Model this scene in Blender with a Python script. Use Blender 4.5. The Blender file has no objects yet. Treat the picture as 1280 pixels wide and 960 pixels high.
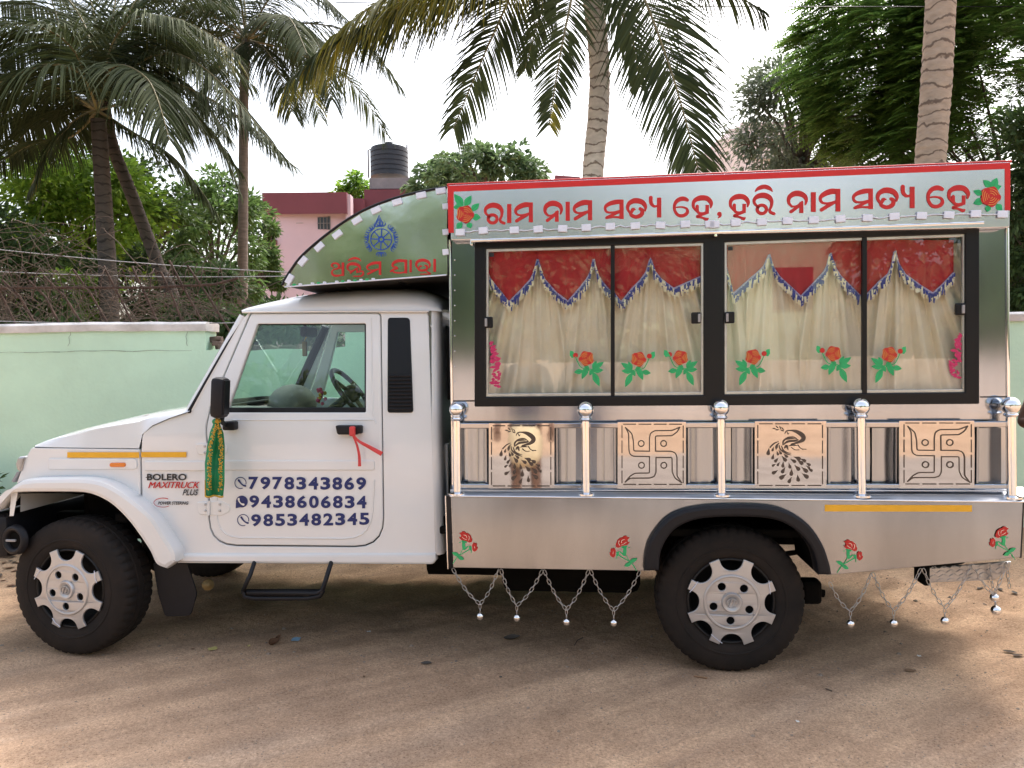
import bpy, bmesh, math, random
from mathutils import Vector, Matrix, noise
R = math.radians
rnd = random.Random(7)
scene = bpy.context.scene
COL = scene.collection

# ------------------------------------------------------------------ camera
F = 962.0                        # focal length in photo pixels (1280 wide)
YAW, PITCH, ROLL = math.atan2(0.0975, 0.9952), math.atan2(32, 962), math.atan(0.0115)
CAM = Vector((0.0, -3.728, 1.522)); ZUP = Vector((0, 0, 1))
RIGHT = Vector((math.cos(YAW), math.sin(YAW), 0)); FWD0 = Vector((-math.sin(YAW), math.cos(YAW), 0))
FWD = FWD0 * math.cos(PITCH) - ZUP * math.sin(PITCH); _up = ZUP * math.cos(PITCH) + FWD0 * math.sin(PITCH)
CR = RIGHT * math.cos(ROLL) - _up * math.sin(ROLL); CU = RIGHT * math.sin(ROLL) + _up * math.cos(ROLL)
HOR = 448.0
cd = bpy.data.cameras.new('camera'); cam = bpy.data.objects.new('camera', cd); COL.objects.link(cam)
cam.matrix_world = Matrix(((CR.x, CU.x, -FWD.x, CAM.x), (CR.y, CU.y, -FWD.y, CAM.y), (CR.z, CU.z, -FWD.z, CAM.z), (0, 0, 0, 1)))
cd.sensor_width = 36; cd.lens = F / 1280 * 36
cd.clip_start = 0.05; cd.clip_end = 2000
scene.camera = cam

# ------------------------------------------------------------------ light
SUN_EL, SUN_AZ = 54.0, 22.0      # azimuth from +Y (behind the truck) towards +X
world = bpy.data.worlds.new('World'); scene.world = world; world.use_nodes = True
wn = world.node_tree.nodes; wl = world.node_tree.links
bg = wn['Background']
sky = wn.new('ShaderNodeTexSky'); sky.sky_type = 'NISHITA'; sky.sun_disc = False
sky.sun_elevation = R(SUN_EL); sky.sun_rotation = R(SUN_AZ)
sky.dust_density = 6.0; sky.air_density = 1.2; sky.ozone_density = 1.0; sky.altitude = 20
hs = wn.new('ShaderNodeHueSaturation'); hs.inputs['Saturation'].default_value = 0.62
wl.new(sky.outputs[0], hs.inputs['Color']); wl.new(hs.outputs[0], bg.inputs['Color'])
bg.inputs['Strength'].default_value = 0.15
sd = bpy.data.lights.new('sun', 'SUN'); sd.energy = 1.15; sd.angle = R(10); sd.color = (1, .96, .90)
sun = bpy.data.objects.new('sun', sd); COL.objects.link(sun)
sdir = Vector((math.sin(R(SUN_AZ)) * math.cos(R(SUN_EL)), math.cos(R(SUN_AZ)) * math.cos(R(SUN_EL)), math.sin(R(SUN_EL))))
sun.rotation_euler = sdir.to_track_quat('Z', 'Y').to_euler(); sun.location = (0, 6, 9)
vs = scene.view_settings
vs.view_transform = 'Standard'; vs.look = 'None'; vs.gamma = 1; vs.exposure = 1.5; vs.use_curve_mapping = False
scene.cycles.use_denoising = True
scene.cycles.max_bounces = 8; scene.cycles.transparent_max_bounces = 12
scene.cycles.diffuse_bounces = 3; scene.cycles.glossy_bounces = 4; scene.cycles.transmission_bounces = 4
scene.cycles.caustics_reflective = False; scene.cycles.caustics_refractive = False

# ------------------------------------------------------------------ pixel helpers (photo pixels -> points in the place)
def ray(px, py): return FWD + CR * ((px - 640) / F) + CU * ((480 - py) / F)
def W(px, py, Y):                # on the plane y = Y (parallel to the truck side)
    d = ray(px, py); return CAM + d * ((Y - CAM.y) / d.y)
def D(px, py, Z): return CAM + ray(px, py) * Z      # at a distance Z in front of the camera
def G(px, py):                   # on the ground
    d = ray(px, py); return CAM + d * (-CAM.z / d.z)

# ------------------------------------------------------------------ objects
def root_loc(o):
    while o.parent: o = o.parent
    return Vector(o.location)
def tag(o, label=None, cat=None, group=None, kind=None):
    if label: o['label'] = label
    if cat: o['category'] = cat
    if group: o['group'] = group
    if kind: o['kind'] = kind
    return o
def thing(name, label, cat, loc=(0, 0, 0), group=None):
    o = bpy.data.objects.new(name, None); COL.objects.link(o); o.location = loc; o.empty_display_size = .1
    return tag(o, label, cat, group)
def link_mesh(name, me, parent=None):
    o = bpy.data.objects.new(name, me); COL.objects.link(o)
    if parent:
        me.transform(Matrix.Translation(-root_loc(parent))); o.parent = parent
    return o
class MB:
    """collects vertices and faces with material slots, becomes ONE mesh object"""
    def __init__(s): s.v = []; s.f = []; s.m = []; s.mats = []; s.sm = []
    def slot(s, mat):
        if mat not in s.mats: s.mats.append(mat)
        return s.mats.index(mat)
    def face(s, idx, mat, smooth=False): s.f.append(idx); s.m.append(s.slot(mat)); s.sm.append(smooth)
    def add(s, vs, fs, mat, smooth=False):
        b = len(s.v); s.v += [tuple(p) for p in vs]
        for f in fs: s.face([b + i for i in f], mat, smooth)
    def quad(s, a, b, c, d, mat, smooth=False): s.add([a, b, c, d], [(0, 1, 2, 3)], mat, smooth)
    def grid(s, rows, mat, smooth=True, close=False):
        n = len(rows[0]); fs = []
        for i in range(len(rows) - 1):
            for j in range(n - 1 if not close else n):
                k = (j + 1) % n
                fs.append((i * n + j, i * n + k, (i + 1) * n + k, (i + 1) * n + j))
        s.add([p for r in rows for p in r], fs, mat, smooth)
    def tube(s, pts, r, mat, n=8, caps=True, smooth=True):
        pts = [Vector(p) for p in pts]; rs = r if isinstance(r, (list, tuple)) else [r] * len(pts)
        rows = []; prev = None
        for i, p in enumerate(pts):
            t = (pts[min(i + 1, len(pts) - 1)] - pts[max(i - 1, 0)])
            t = t.normalized() if t.length > 1e-9 else Vector((0, 0, 1))
            if prev is None:
                a = Vector((0, 0, 1)) if abs(t.z) < .9 else Vector((1, 0, 0))
                u = t.cross(a).normalized()
            else:
                u = prev - t * prev.dot(t); u = u.normalized() if u.length > 1e-6 else t.orthogonal().normalized()
            prev = u; w = t.cross(u)
            rows.append([p + (u * math.cos(q) + w * math.sin(q)) * rs[i] for q in [2 * math.pi * k / n for k in range(n)]])
        s.grid(rows, mat, smooth, close=True)
        if caps:
            b = len(s.v); s.v += [tuple(p) for p in rows[0]]; s.face(list(range(b + n - 1, b - 1, -1)), mat)
            b = len(s.v); s.v += [tuple(p) for p in rows[-1]]; s.face(list(range(b, b + n)), mat)
    def box(s, c, size, mat, bev=0.0, rot=None):
        bm = bmesh.new(); bmesh.ops.create_cube(bm, size=1)
        for v in bm.verts: v.co = Vector((v.co.x * size[0], v.co.y * size[1], v.co.z * size[2]))
        if bev > 0: bmesh.ops.bevel(bm, geom=bm.edges[:], offset=bev, segments=2, profile=.5, affect='EDGES')
        M = Matrix.Translation(Vector(c)) @ (rot.to_4x4() if rot else Matrix.Identity(4))
        for v in bm.verts: v.co = M @ v.co
        bm.verts.index_update(); s.add([v.co.copy() for v in bm.verts], [[v.index for v in f.verts] for f in bm.faces], mat, False); bm.free()
    def lathe(s, prof, origin, axis, mat, n=32, smooth=True):
        """prof = [(radius, along axis)]"""
        axis = Vector(axis).normalized(); u = axis.orthogonal().normalized(); w = axis.cross(u); o = Vector(origin)
        s.grid([[o + axis * h + (u * math.cos(q) + w * math.sin(q)) * r for q in [2 * math.pi * k / n for k in range(n)]] for r, h in prof], mat, smooth, close=True)
    def sphere(s, c, r, mat, n=16, sc=(1, 1, 1)):
        rows = []
        for i in range(n // 2 + 1):
            a = math.pi * i / (n // 2)
            rows.append([Vector(c) + Vector((math.sin(a) * math.cos(q) * sc[0], math.sin(a) * math.sin(q) * sc[1], math.cos(a) * sc[2])) * r for q in [2 * math.pi * k / n for k in range(n)]])
        s.grid(rows, mat, True, close=True)
    def build(s, name, parent=None, sharp=None):
        me = bpy.data.meshes.new(name); me.from_pydata(s.v, [], s.f)
        for m in s.mats: me.materials.append(m)
        me.polygons.foreach_set('material_index', s.m); me.polygons.foreach_set('use_smooth', s.sm)
        me.update()
        if sharp: me.set_sharp_from_angle(angle=R(sharp))
        return link_mesh(name, me, parent)

def cr(pts, n=6, closed=False):
    """Catmull-Rom resampling of tuples of any width"""
    out = []; N = len(pts); segs = N if closed else N - 1
    if N < 3 and not closed: 
        return [tuple(a + (b - a) * k / n for a, b in zip(pts[0], pts[1])) for k in range(n + 1)]
    for i in range(segs):
        g = (lambda k: pts[k % N]) if closed else (lambda k: pts[max(0, min(N - 1, k))])
        p0, p1, p2, p3 = g(i - 1), g(i), g(i + 1), g(i + 2)
        for k in range(n):
            t = k / n
            out.append(tuple(.5 * (2 * b + (c - a) * t + (2 * a - 5 * b + 4 * c - d) * t * t + (3 * b - a - 3 * c + d) * t ** 3) for a, b, c, d in zip(p0, p1, p2, p3)))
    if not closed: out.append(tuple(pts[-1]))
    return out
def rounded(pts, n=5):
    """closed px polygon; points (x, y, radius) get rounded corners"""
    out = []; N = len(pts)
    for i in range(N):
        p = pts[i]; r = p[2] if len(p) > 2 else 0
        if r <= 0: out.append((p[0], p[1])); continue
        a = Vector(pts[i - 1][:2]); b = Vector(p[:2]); c = Vector(pts[(i + 1) % N][:2])
        u = (a - b); v = (c - b); k = min(r, u.length * .49, v.length * .49)
        A = b + u.normalized() * k; B = b + v.normalized() * k
        for j in range(n + 1):
            t = j / n; q = A * (1 - t) ** 2 + b * 2 * t * (1 - t) + B * t * t; out.append((q.x, q.y))
    return out

SC = 255.0                        # px per metre used for plate thickness in px space
def fill2d(outlines, extrude=0, bevel=0):
    """outlines in 2D (x right, y DOWN) -> (verts with z towards viewer, faces)"""
    cu = bpy.data.curves.new('tmp', 'CURVE'); cu.dimensions = '2D'; cu.fill_mode = 'BOTH'
    cu.extrude = extrude; cu.bevel_depth = bevel; cu.bevel_resolution = 1; cu.offset = -bevel
    for o in outlines:
        sp = cu.splines.new('POLY'); sp.points.add(len(o) - 1); sp.use_cyclic_u = True
        for i, p in enumerate(o): sp.points[i].co = (p[0], -p[1], 0, 1)
    ob = bpy.data.objects.new('tmp', cu); me = ob.to_mesh()
    vs = [v.co.copy() for v in me.vertices]; fs = [list(p.vertices) for p in me.polygons]
    ob.to_mesh_clear(); bpy.data.objects.remove(ob); bpy.data.curves.remove(cu)
    return vs, fs
def plate_into(mb, outlines, surf, mat, th=.02, bev=.004, kinks=()):
    e = max(0, (th - 2 * bev) / 2) * SC; b = bev * SC
    vs, fs = fill2d(outlines, e, b)
    if kinks:
        bm = bmesh.new(); bv = [bm.verts.new(v) for v in vs]
        for f in fs:
            try: bm.faces.new([bv[i] for i in f])
            except ValueError: pass
        for k in kinks:
            bmesh.ops.bisect_plane(bm, geom=bm.verts[:] + bm.edges[:] + bm.faces[:], dist=1e-4, plane_co=(0, -k, 0), plane_no=(0, 1, 0))
        bm.verts.index_update(); vs = [v.co.copy() for v in bm.verts]; fs = [[v.index for v in f.verts] for f in bm.faces]; bm.free()
    top = e + b; out = []
    for v in vs:
        p = surf(v.x, -v.y); p = Vector((p.x, p.y + (top - v.z) / SC, p.z)); out.append(p)
    mb.add(out, fs, mat, True)
def plate(name, outlines, surf, mat, th=.02, bev=.004, parent=None, kinks=()):
    mb = MB(); plate_into(mb, outlines, surf, mat, th, bev, kinks)
    return mb.build(name, parent, sharp=30)
def plane(Y): return lambda px, py: W(px, py, Y)
_lift = [0]
def lift(): _lift[0] = (_lift[0] + 1) % 7; return _lift[0] * .0003
def ribbon_into(mb, stroke, surf, mat, off=.0015, n=6, smooth=True, cap=True, ws=1.0):
    """stroke = [(x, y, width)] in px -> flat painted stroke lying just proud of the surface"""
    pts = cr(stroke, n) if smooth and len(stroke) > 2 else [tuple(p) for p in stroke]
    L = []; Rr = []
    for i, p in enumerate(pts):
        a = pts[max(i - 1, 0)]; b = pts[min(i + 1, len(pts) - 1)]
        t = Vector((b[0] - a[0], b[1] - a[1])); t = t.normalized() if t.length > 1e-6 else Vector((1, 0)); nn = Vector((-t.y, t.x)) * max(p[2], .2) * .5 * ws
        L.append((p[0] + nn.x, p[1] + nn.y)); Rr.append((p[0] - nn.x, p[1] - nn.y))
    k = lift(); 
    def m(q): v = surf(q[0], q[1]); return (v.x, v.y - off - k, v.z)
    mb.grid([[m(a), m(b)] for a, b in zip(L, Rr)], mat, False)
    if cap:
        for end in (0, -1):
            p = pts[end]; r = p[2] * .5 * ws
            a0 = math.atan2(L[end][1] - p[1], L[end][0] - p[0]); sgn = 1 if end == 0 else -1
            ring = [(p[0] + r * math.cos(a0 + sgn * math.pi * j / 6), p[1] + r * math.sin(a0 + sgn * math.pi * j / 6)) for j in range(7)]
            mb.add([m(q) for q in ring], [list(range(7))], mat)
def poly_into(mb, pts, surf, mat, off=.0015):
    vs, fs = fill2d([pts]); k = lift(); out = []
    for v in vs: p = surf(v.x, -v.y); out.append((p.x, p.y - off - k, p.z))
    mb.add(out, fs, mat)
def text_into(mb, txt, bbox, surf, mat, off=.0015, shear=0., bold=0.0, slope=0.0):
    """lettering fitted to a px box (l, t, r, b); slope = px the baseline drops over the box"""
    cu = bpy.data.curves.new('tmp', 'FONT'); cu.body = txt; cu.fill_mode = 'FRONT'; cu.shear = shear; cu.offset = bold; cu.resolution_u = 4
    ob = bpy.data.objects.new('tmp', cu); me = ob.to_mesh()
    vs = [v.co.copy() for v in me.vertices]; fs = [list(p.vertices) for p in me.polygons]
    ob.to_mesh_clear(); bpy.data.objects.remove(ob); bpy.data.curves.remove(cu)
    x0 = min(v.x for v in vs); x1 = max(v.x for v in vs); y0 = min(v.y for v in vs); y1 = max(v.y for v in vs)
    l, t, r, b = bbox; k = lift(); out = []
    for v in vs:
        u = (v.x - x0) / (x1 - x0); w = (v.y - y0) / (y1 - y0)
        p = surf(l + (r - l) * u, b + (t - b) * w + slope * (u - .5)); out.append((p.x, p.y - off - k, p.z))
    mb.add(out, fs, mat)

# ------------------------------------------------------------------ materials
def mat(name, col, rough=.5, metal=0., var=0., vscale=6., bump=0., bscale=40., coat=0., spec=None, stretch=None, emis=None, dirt=None):
    m = bpy.data.materials.new(name); m.use_nodes = True; n = m.node_tree.nodes; l = m.node_tree.links; b = n['Principled BSDF']
    b.inputs['Base Color'].default_value = (*col, 1); b.inputs['Roughness'].default_value = rough; b.inputs['Metallic'].default_value = metal
    if coat: b.inputs['Coat Weight'].default_value = coat; b.inputs['Coat Roughness'].default_value = .06
    if spec is not None: b.inputs['Specular IOR Level'].default_value = spec
    tc = n.new('ShaderNodeTexCoord'); mp = n.new('ShaderNodeMapping'); l.new(tc.outputs['Object'], mp.inputs['Vector'])
    if stretch: mp.inputs['Scale'].default_value = stretch
    if var:
        nz = n.new('ShaderNodeTexNoise'); nz.inputs['Scale'].default_value = vscale; nz.inputs['Detail'].default_value = 6; nz.inputs['Roughness'].default_value = .6
        l.new(mp.outputs[0], nz.inputs['Vector'])
        rp = n.new('ShaderNodeValToRGB'); rp.color_ramp.elements[0].position = .3; rp.color_ramp.elements[1].position = .7
        d = dirt or tuple(c * (1 - var) for c in col)
        rp.color_ramp.elements[0].color = (*d, 1); rp.color_ramp.elements[1].color = (*[min(1, c * (1 + var * .6)) for c in col], 1)
        l.new(nz.outputs['Fac'], rp.inputs['Fac']); l.new(rp.outputs['Color'], b.inputs['Base Color'])
    if bump:
        nb = n.new('ShaderNodeTexNoise'); nb.inputs['Scale'].default_value = bscale; nb.inputs['Detail'].default_value = 4
        l.new(mp.outputs[0], nb.inputs['Vector']); bp = n.new('ShaderNodeBump'); bp.inputs['Strength'].default_value = bump; bp.inputs['Distance'].default_value = .02
        l.new(nb.outputs['Fac'], bp.inputs['Height']); l.new(bp.outputs[0], b.inputs['Normal'])
    return m
def leaf_mat(name, dark, light, trans=.35, scale=1.2, rough=.45, spec=.35):
    m = bpy.data.materials.new(name); m.use_nodes = True; n = m.node_tree.nodes; l = m.node_tree.links; b = n['Principled BSDF']
    g = n.new('ShaderNodeNewGeometry'); tc = n.new('ShaderNodeTexCoord'); nz = n.new('ShaderNodeTexNoise'); nz.inputs['Scale'].default_value = scale
    l.new(tc.outputs['Object'], nz.inputs['Vector'])
    a = n.new('ShaderNodeMath'); a.operation = 'MULTIPLY_ADD'; a.inputs[1].default_value = .55; l.new(g.outputs['Random Per Island'], a.inputs[0])
    s = n.new('ShaderNodeMath'); s.operation = 'MULTIPLY_ADD'; s.inputs[1].default_value = 1.5; s.inputs[2].default_value = -.5; l.new(nz.outputs['Fac'], s.inputs[0]); l.new(s.outputs[0], a.inputs[2])
    rp = n.new('ShaderNodeValToRGB'); rp.color_ramp.elements[0].color = (*dark, 1); rp.color_ramp.elements[1].color = (*light, 1)
    l.new(a.outputs[0], rp.inputs['Fac']); l.new(rp.outputs[0], b.inputs['Base Color']); b.inputs['Roughness'].default_value = rough; b.inputs['Specular IOR Level'].default_value = spec
    t = n.new('ShaderNodeBsdfTranslucent'); l.new(rp.outputs[0], t.inputs['Color'])
    mx = n.new('ShaderNodeMixShader'); mx.inputs[0].default_value = trans; l.new(b.outputs[0], mx.inputs[1]); l.new(t.outputs[0], mx.inputs[2])
    l.new(mx.outputs[0], n['Material Output'].inputs['Surface']); return m
def palm_bark(name, col, dark, period=.10):
    m = mat(name, col, .9, var=.22, vscale=9, stretch=(1, 1, 2.2), bump=.5, bscale=18); n = m.node_tree.nodes; l = m.node_tree.links; b = n['Principled BSDF']
    tc = n.new('ShaderNodeTexCoord'); wv = n.new('ShaderNodeTexWave'); wv.bands_direction = 'Z'; wv.inputs['Scale'].default_value = .314 / period; wv.inputs['Distortion'].default_value = 6.5; wv.inputs['Detail'].default_value = 4; wv.inputs['Detail Scale'].default_value = 1.8
    l.new(tc.outputs['Object'], wv.inputs['Vector']); rp = n.new('ShaderNodeValToRGB'); rp.color_ramp.elements[0].position = .02; rp.color_ramp.elements[1].position = .13; rp.color_ramp.elements[0].color = (*[d / c for d, c in zip(dark, col)], 1); rp.color_ramp.elements[1].color = (1, 1, 1, 1)
    l.new(wv.outputs['Fac'], rp.inputs['Fac']); src = b.inputs['Base Color'].links[0].from_socket; x = n.new('ShaderNodeMix'); x.data_type = 'RGBA'; x.blend_type = 'MULTIPLY'; x.inputs[0].default_value = 1; l.new(src, x.inputs[6]); l.new(rp.outputs[0], x.inputs[7]); l.new(x.outputs[2], b.inputs['Base Color']); return m
def glass_mat(name, tint, refl=1.0, rough=0.0):
    m = bpy.data.materials.new(name); m.use_nodes = True; n = m.node_tree.nodes; l = m.node_tree.links; n.remove(n['Principled BSDF'])
    t = n.new('ShaderNodeBsdfTransparent'); t.inputs[0].default_value = (*tint, 1); g = n.new('ShaderNodeBsdfGlossy'); g.inputs['Roughness'].default_value = rough
    f = n.new('ShaderNodeFresnel'); gm = n.new('ShaderNodeNewGeometry'); io = n.new('ShaderNodeMapRange'); io.inputs[3].default_value = 1.52; io.inputs[4].default_value = 1 / 1.52; l.new(gm.outputs['Backfacing'], io.inputs[0]); l.new(io.outputs[0], f.inputs['IOR']); mu = n.new('ShaderNodeMath'); mu.operation = 'MULTIPLY'; mu.inputs[1].default_value = refl
    l.new(f.outputs[0], mu.inputs[0]); mx = n.new('ShaderNodeMixShader'); l.new(mu.outputs[0], mx.inputs[0]); l.new(t.outputs[0], mx.inputs[1]); l.new(g.outputs[0], mx.inputs[2])
    l.new(mx.outputs[0], n['Material Output'].inputs['Surface']); return m

M = dict(
 sheet=mat('backing_steel', (.40, .425, .465), .2, 1, var=.2, vscale=2.5, stretch=(3, 1, .2)),  # vertical tone streaks in the colour stand in for uneven reflections
 white=mat('white_paint', (.73, .74, .745), .3, var=.03, vscale=3, coat=1.0),
 steel=mat('brushed_steel', (.40, .435, .485), .12, 1, bump=.06, bscale=2.2, stretch=(1.6, 1, .35), var=.16, vscale=2.2),  # streaky tone in the base colour imitates banded reflections
 satin=mat('satin_steel', (.32, .345, .385), .15, 1, bump=.10, bscale=1.1, stretch=(2.2, 1, .5), var=.20, vscale=1.5),  # light and dark streaks painted in where the reflection is too even
 ledge=mat('ledge_steel', (.62, .63, .65), .3, 1),
 polish=mat('polished_steel', (.42, .445, .485), .10, 1, bump=.05, bscale=1.6, stretch=(1, 1, .6)),
 mirror=mat('mirror_plate', (.50, .50, .52), .04, 1, bump=.01, bscale=5),
 chrome=mat('chrome', (.85, .85, .86), .06, 1),
 signsteel=mat('sign_steel', (.74, .74, .77), .24, 1, bump=.07, bscale=1.0, stretch=(1.6, 1, .2), var=.04, vscale=2.5),
 red=mat('red_vinyl', (.50, .010, .010), .4, var=.06, vscale=8),
 signred=mat('sign_red_paint', (.58, .013, .012), .45, var=.08, vscale=14),
 green=mat('green_vinyl', (.02, .42, .14), .45, var=.12, vscale=30),
 dkgreen=mat('leaf_line_green', (.02, .25, .09), .5),
 yellowline=mat('yellow_vinyl', (.75, .55, .1), .45),
 magenta=mat('magenta_vinyl', (.52, .02, .12), .5),
 navy=mat('navy_vinyl', (.004, .018, .13), .45),
 blue=mat('blue_vinyl', (.010, .065, .40), .45),
 ink=mat('black_vinyl', (.012, .012, .014), .45),
 amber=mat('amber_lens', (.75, .2, .01), .2, coat=.5),
 tape=mat('yellow_tape', (.80, .42, .02), .45, var=.08, vscale=20),
 black=mat('black_plastic', (.009, .009, .012), .5, var=.15, vscale=20, bump=.05, bscale=200, spec=.3),
 frameblk=mat('black_frame', (.005, .005, .007), .35, spec=.3),
 rubber=mat('tyre_rubber', (.011, .010, .0098), .78, var=.25, vscale=5, dirt=(.028, .0215, .018), bump=.1, bscale=120, spec=.2),
 under=mat('underbody_black', (.006, .0055, .005), .85, var=.4, vscale=9, spec=.1),
 dkmetal=mat('dark_rim', (.010, .010, .011), .5, .3),
 silver=mat('silver_wheel_cover', (.50, .50, .51), .36, .6, var=.05, vscale=10),
 cappol=mat('deflector_steel', (.84, .85, .84), .10, 1, bump=.16, bscale=2.2),
 cut=mat('laser_cut_shadow', (.10, .075, .06), .6, .5),
 strip=mat('led_tape', (.72, .77, .90), .55, var=.06, vscale=40),
 grey=mat('grey_plastic', (.32, .31, .31), .6, var=.1),
 dash=mat('dash_grey', (.22, .20, .19), .6, var=.1),
 seat=mat('seat_cloth', (.12, .11, .11), .9, var=.2, vscale=30),
 curtain=mat('cream_satin', (.82, .72, .56), .45, var=.06, vscale=5, bump=.05, bscale=30),
 valance=mat('red_satin', (.42, .007, .015), .6, var=.12, vscale=10, bump=.04, bscale=20),
 fringeblue=mat('fringe_blue', (.05, .06, .30), .7),
 fringecream=mat('fringe_cream', (.86, .80, .60), .7),
 braid=mat('braid_lilac', (.45, .40, .62), .7),
 scarf=mat('green_scarf', (.006, .22, .08), .6, var=.25, vscale=20, bump=.2, bscale=30),
 gold=mat('gold_trim', (.75, .45, .06), .38, .6, var=.3, vscale=120, bump=.6, bscale=150),
 ribbon=mat('red_ribbon', (.62, .05, .05), .5),
 cloth=mat('canopy_print', (.02, .018, .016), .8, var=.9, vscale=6),
 ccoat=mat('cream_board', (.45, .40, .33), .7, var=.15),
 pane=glass_mat('window_glass', (.97, .98, .97), 1.6),
 cabglass=glass_mat('cab_glass', (.76, .91, .85), 1.6),
 lens=glass_mat('lens_glass', (.9, .9, .9), 1.5),
 brass=mat('brass_plug', (.20, .14, .055), .5, .4, var=.2),
)
# ================================================================== GROUND
def ground_mat():
    m = bpy.data.materials.new('sandy_ground'); m.use_nodes = True; n = m.node_tree.nodes; l = m.node_tree.links; b = n['Principled BSDF']
    tc = n.new('ShaderNodeTexCoord')
    def noise_(scale, detail=6, rough=.6, rot=0, st=(1, 1, 1)):
        mp = n.new('ShaderNodeMapping'); mp.inputs['Rotation'].default_value = (0, 0, rot); mp.inputs['Scale'].default_value = st
        # rotate first, then stretch
        mp.vector_type = 'TEXTURE' if False else 'POINT'
        nz = n.new('ShaderNodeTexNoise'); nz.inputs['Scale'].default_value = scale; nz.inputs['Detail'].default_value = detail; nz.inputs['Roughness'].default_value = rough
        r0 = n.new('ShaderNodeVectorRotate'); r0.inputs['Axis'].default_value = (0, 0, 1); r0.inputs['Angle'].default_value = rot; r0.rotation_type = 'AXIS_ANGLE'
        l.new(tc.outputs['Object'], r0.inputs['Vector']); mp.inputs['Rotation'].default_value = (0, 0, 0); l.new(r0.outputs[0], mp.inputs['Vector']); l.new(mp.outputs[0], nz.inputs['Vector']); return nz.outputs['Fac']
    def ramp(fac, c0, c1, p0=.3, p1=.7):
        rp = n.new('ShaderNodeValToRGB'); rp.color_ramp.elements[0].position = p0; rp.color_ramp.elements[1].position = p1
        rp.color_ramp.elements[0].color = (*c0, 1); rp.color_ramp.elements[1].color = (*c1, 1); l.new(fac, rp.inputs['Fac']); return rp.outputs['Color']
    def mix(kind, fac, a, c):
        x = n.new('ShaderNodeMix'); x.data_type = 'RGBA'; x.blend_type = kind
        if isinstance(fac, float): x.inputs[0].default_value = fac
        else: l.new(fac, x.inputs[0])
        l.new(a, x.inputs[6]); l.new(c, x.inputs[7]); return x.outputs[2]
    sand = ramp(noise_(1.1, 8, .65), (.43, .275, .172), (.59, .405, .265))
    grey = ramp(noise_(60, 3, .7), (.27, .225, .19), (.45, .38, .32))
    streak = ramp(noise_(1.6, 6, .6, R(-38), (.22, 1.5, 1)), (0, 0, 0), (1, 1, 1), .46, .66)
    patch = ramp(noise_(.75, 5, .55), (0, 0, 0), (1, 1, 1), .38, .62)
    pm = n.new('ShaderNodeMix'); pm.data_type = 'RGBA'; pm.blend_type = 'MULTIPLY'; pm.inputs[0].default_value = 1; l.new(streak, pm.inputs[6]); l.new(patch, pm.inputs[7])
    # the worn grey road lies in front of the truck; loose sand under it, behind it and beyond the far edge
    sx = n.new('ShaderNodeSeparateXYZ'); l.new(tc.outputs['Object'], sx.inputs[0])
    wob = n.new('ShaderNodeMath'); wob.operation = 'MULTIPLY_ADD'; wob.inputs[1].default_value = 2.4; l.new(noise_(.55, 4, .5), wob.inputs[0]); l.new(sx.outputs['Y'], wob.inputs[2])
    mr = n.new('ShaderNodeMapRange'); mr.inputs[1].default_value = 1.2; mr.inputs[2].default_value = .2; l.new(wob.outputs[0], mr.inputs[0])
    mr2 = n.new('ShaderNodeMapRange'); mr2.inputs[1].default_value = -7.4; mr2.inputs[2].default_value = -6.9; l.new(wob.outputs[0], mr2.inputs[0])
    rd = n.new('ShaderNodeMath'); rd.operation = 'MULTIPLY'; l.new(mr.outputs[0], rd.inputs[0]); l.new(mr2.outputs[0], rd.inputs[1])
    near = n.new('ShaderNodeMapRange'); near.inputs[1].default_value = -4.2; near.inputs[2].default_value = -3.0; near.inputs[3].default_value = 1; near.inputs[4].default_value = 0; l.new(sx.outputs['Y'], near.inputs[0])
    bare = n.new('ShaderNodeMath'); bare.operation = 'MAXIMUM'; l.new(near.outputs[0], bare.inputs[0]); l.new(pm.outputs[2], bare.inputs[1])
    bs = n.new('ShaderNodeMath'); bs.operation = 'MULTIPLY_ADD'; bs.inputs[1].default_value = .75; bs.inputs[2].default_value = .2; l.new(bare.outputs[0], bs.inputs[0])
    fm = n.new('ShaderNodeMath'); fm.operation = 'MULTIPLY'; l.new(rd.outputs[0], fm.inputs[0]); l.new(bs.outputs[0], fm.inputs[1])
    c = mix('MIX', fm.outputs[0], sand, grey)
    grain = ramp(noise_(85, 4, .85), (.50, .48, .46), (1.42, 1.41, 1.40), .28, .72)
    c = mix('MULTIPLY', 1.0, c, grain)
    speck = ramp(noise_(130, 2, .6), (.22, .19, .17), (1, 1, 1), .30, .37)
    c = mix('MULTIPLY', .8, c, speck)
    track = ramp(noise_(1.9, 5, .62, R(-36), (.16, 2.2, 1)), (.76, .75, .76), (1.16, 1.16, 1.16), .36, .62)
    c = mix('MULTIPLY', .85, c, track)
    blot = ramp(noise_(4.5, 7, .7), (.88, .87, .86), (1.10, 1.10, 1.10), .34, .64)
    c = mix('MULTIPLY', .8, c, blot)
    l.new(c, b.inputs['Base Color']); b.inputs['Roughness'].default_value = .95; b.inputs['Specular IOR Level'].default_value = .15
    bp = n.new('ShaderNodeBump'); bp.inputs['Strength'].default_value = .9; bp.inputs['Distance'].default_value = .016
    ad = n.new('ShaderNodeMath'); ad.operation = 'MULTIPLY_ADD'; ad.inputs[1].default_value = .35; l.new(noise_(180, 3, .7), ad.inputs[0]); l.new(noise_(14, 6, .6), ad.inputs[2])
    l.new(ad.outputs[0], bp.inputs['Height']); l.new(bp.outputs[0], b.inputs['Normal']); return m
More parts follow.
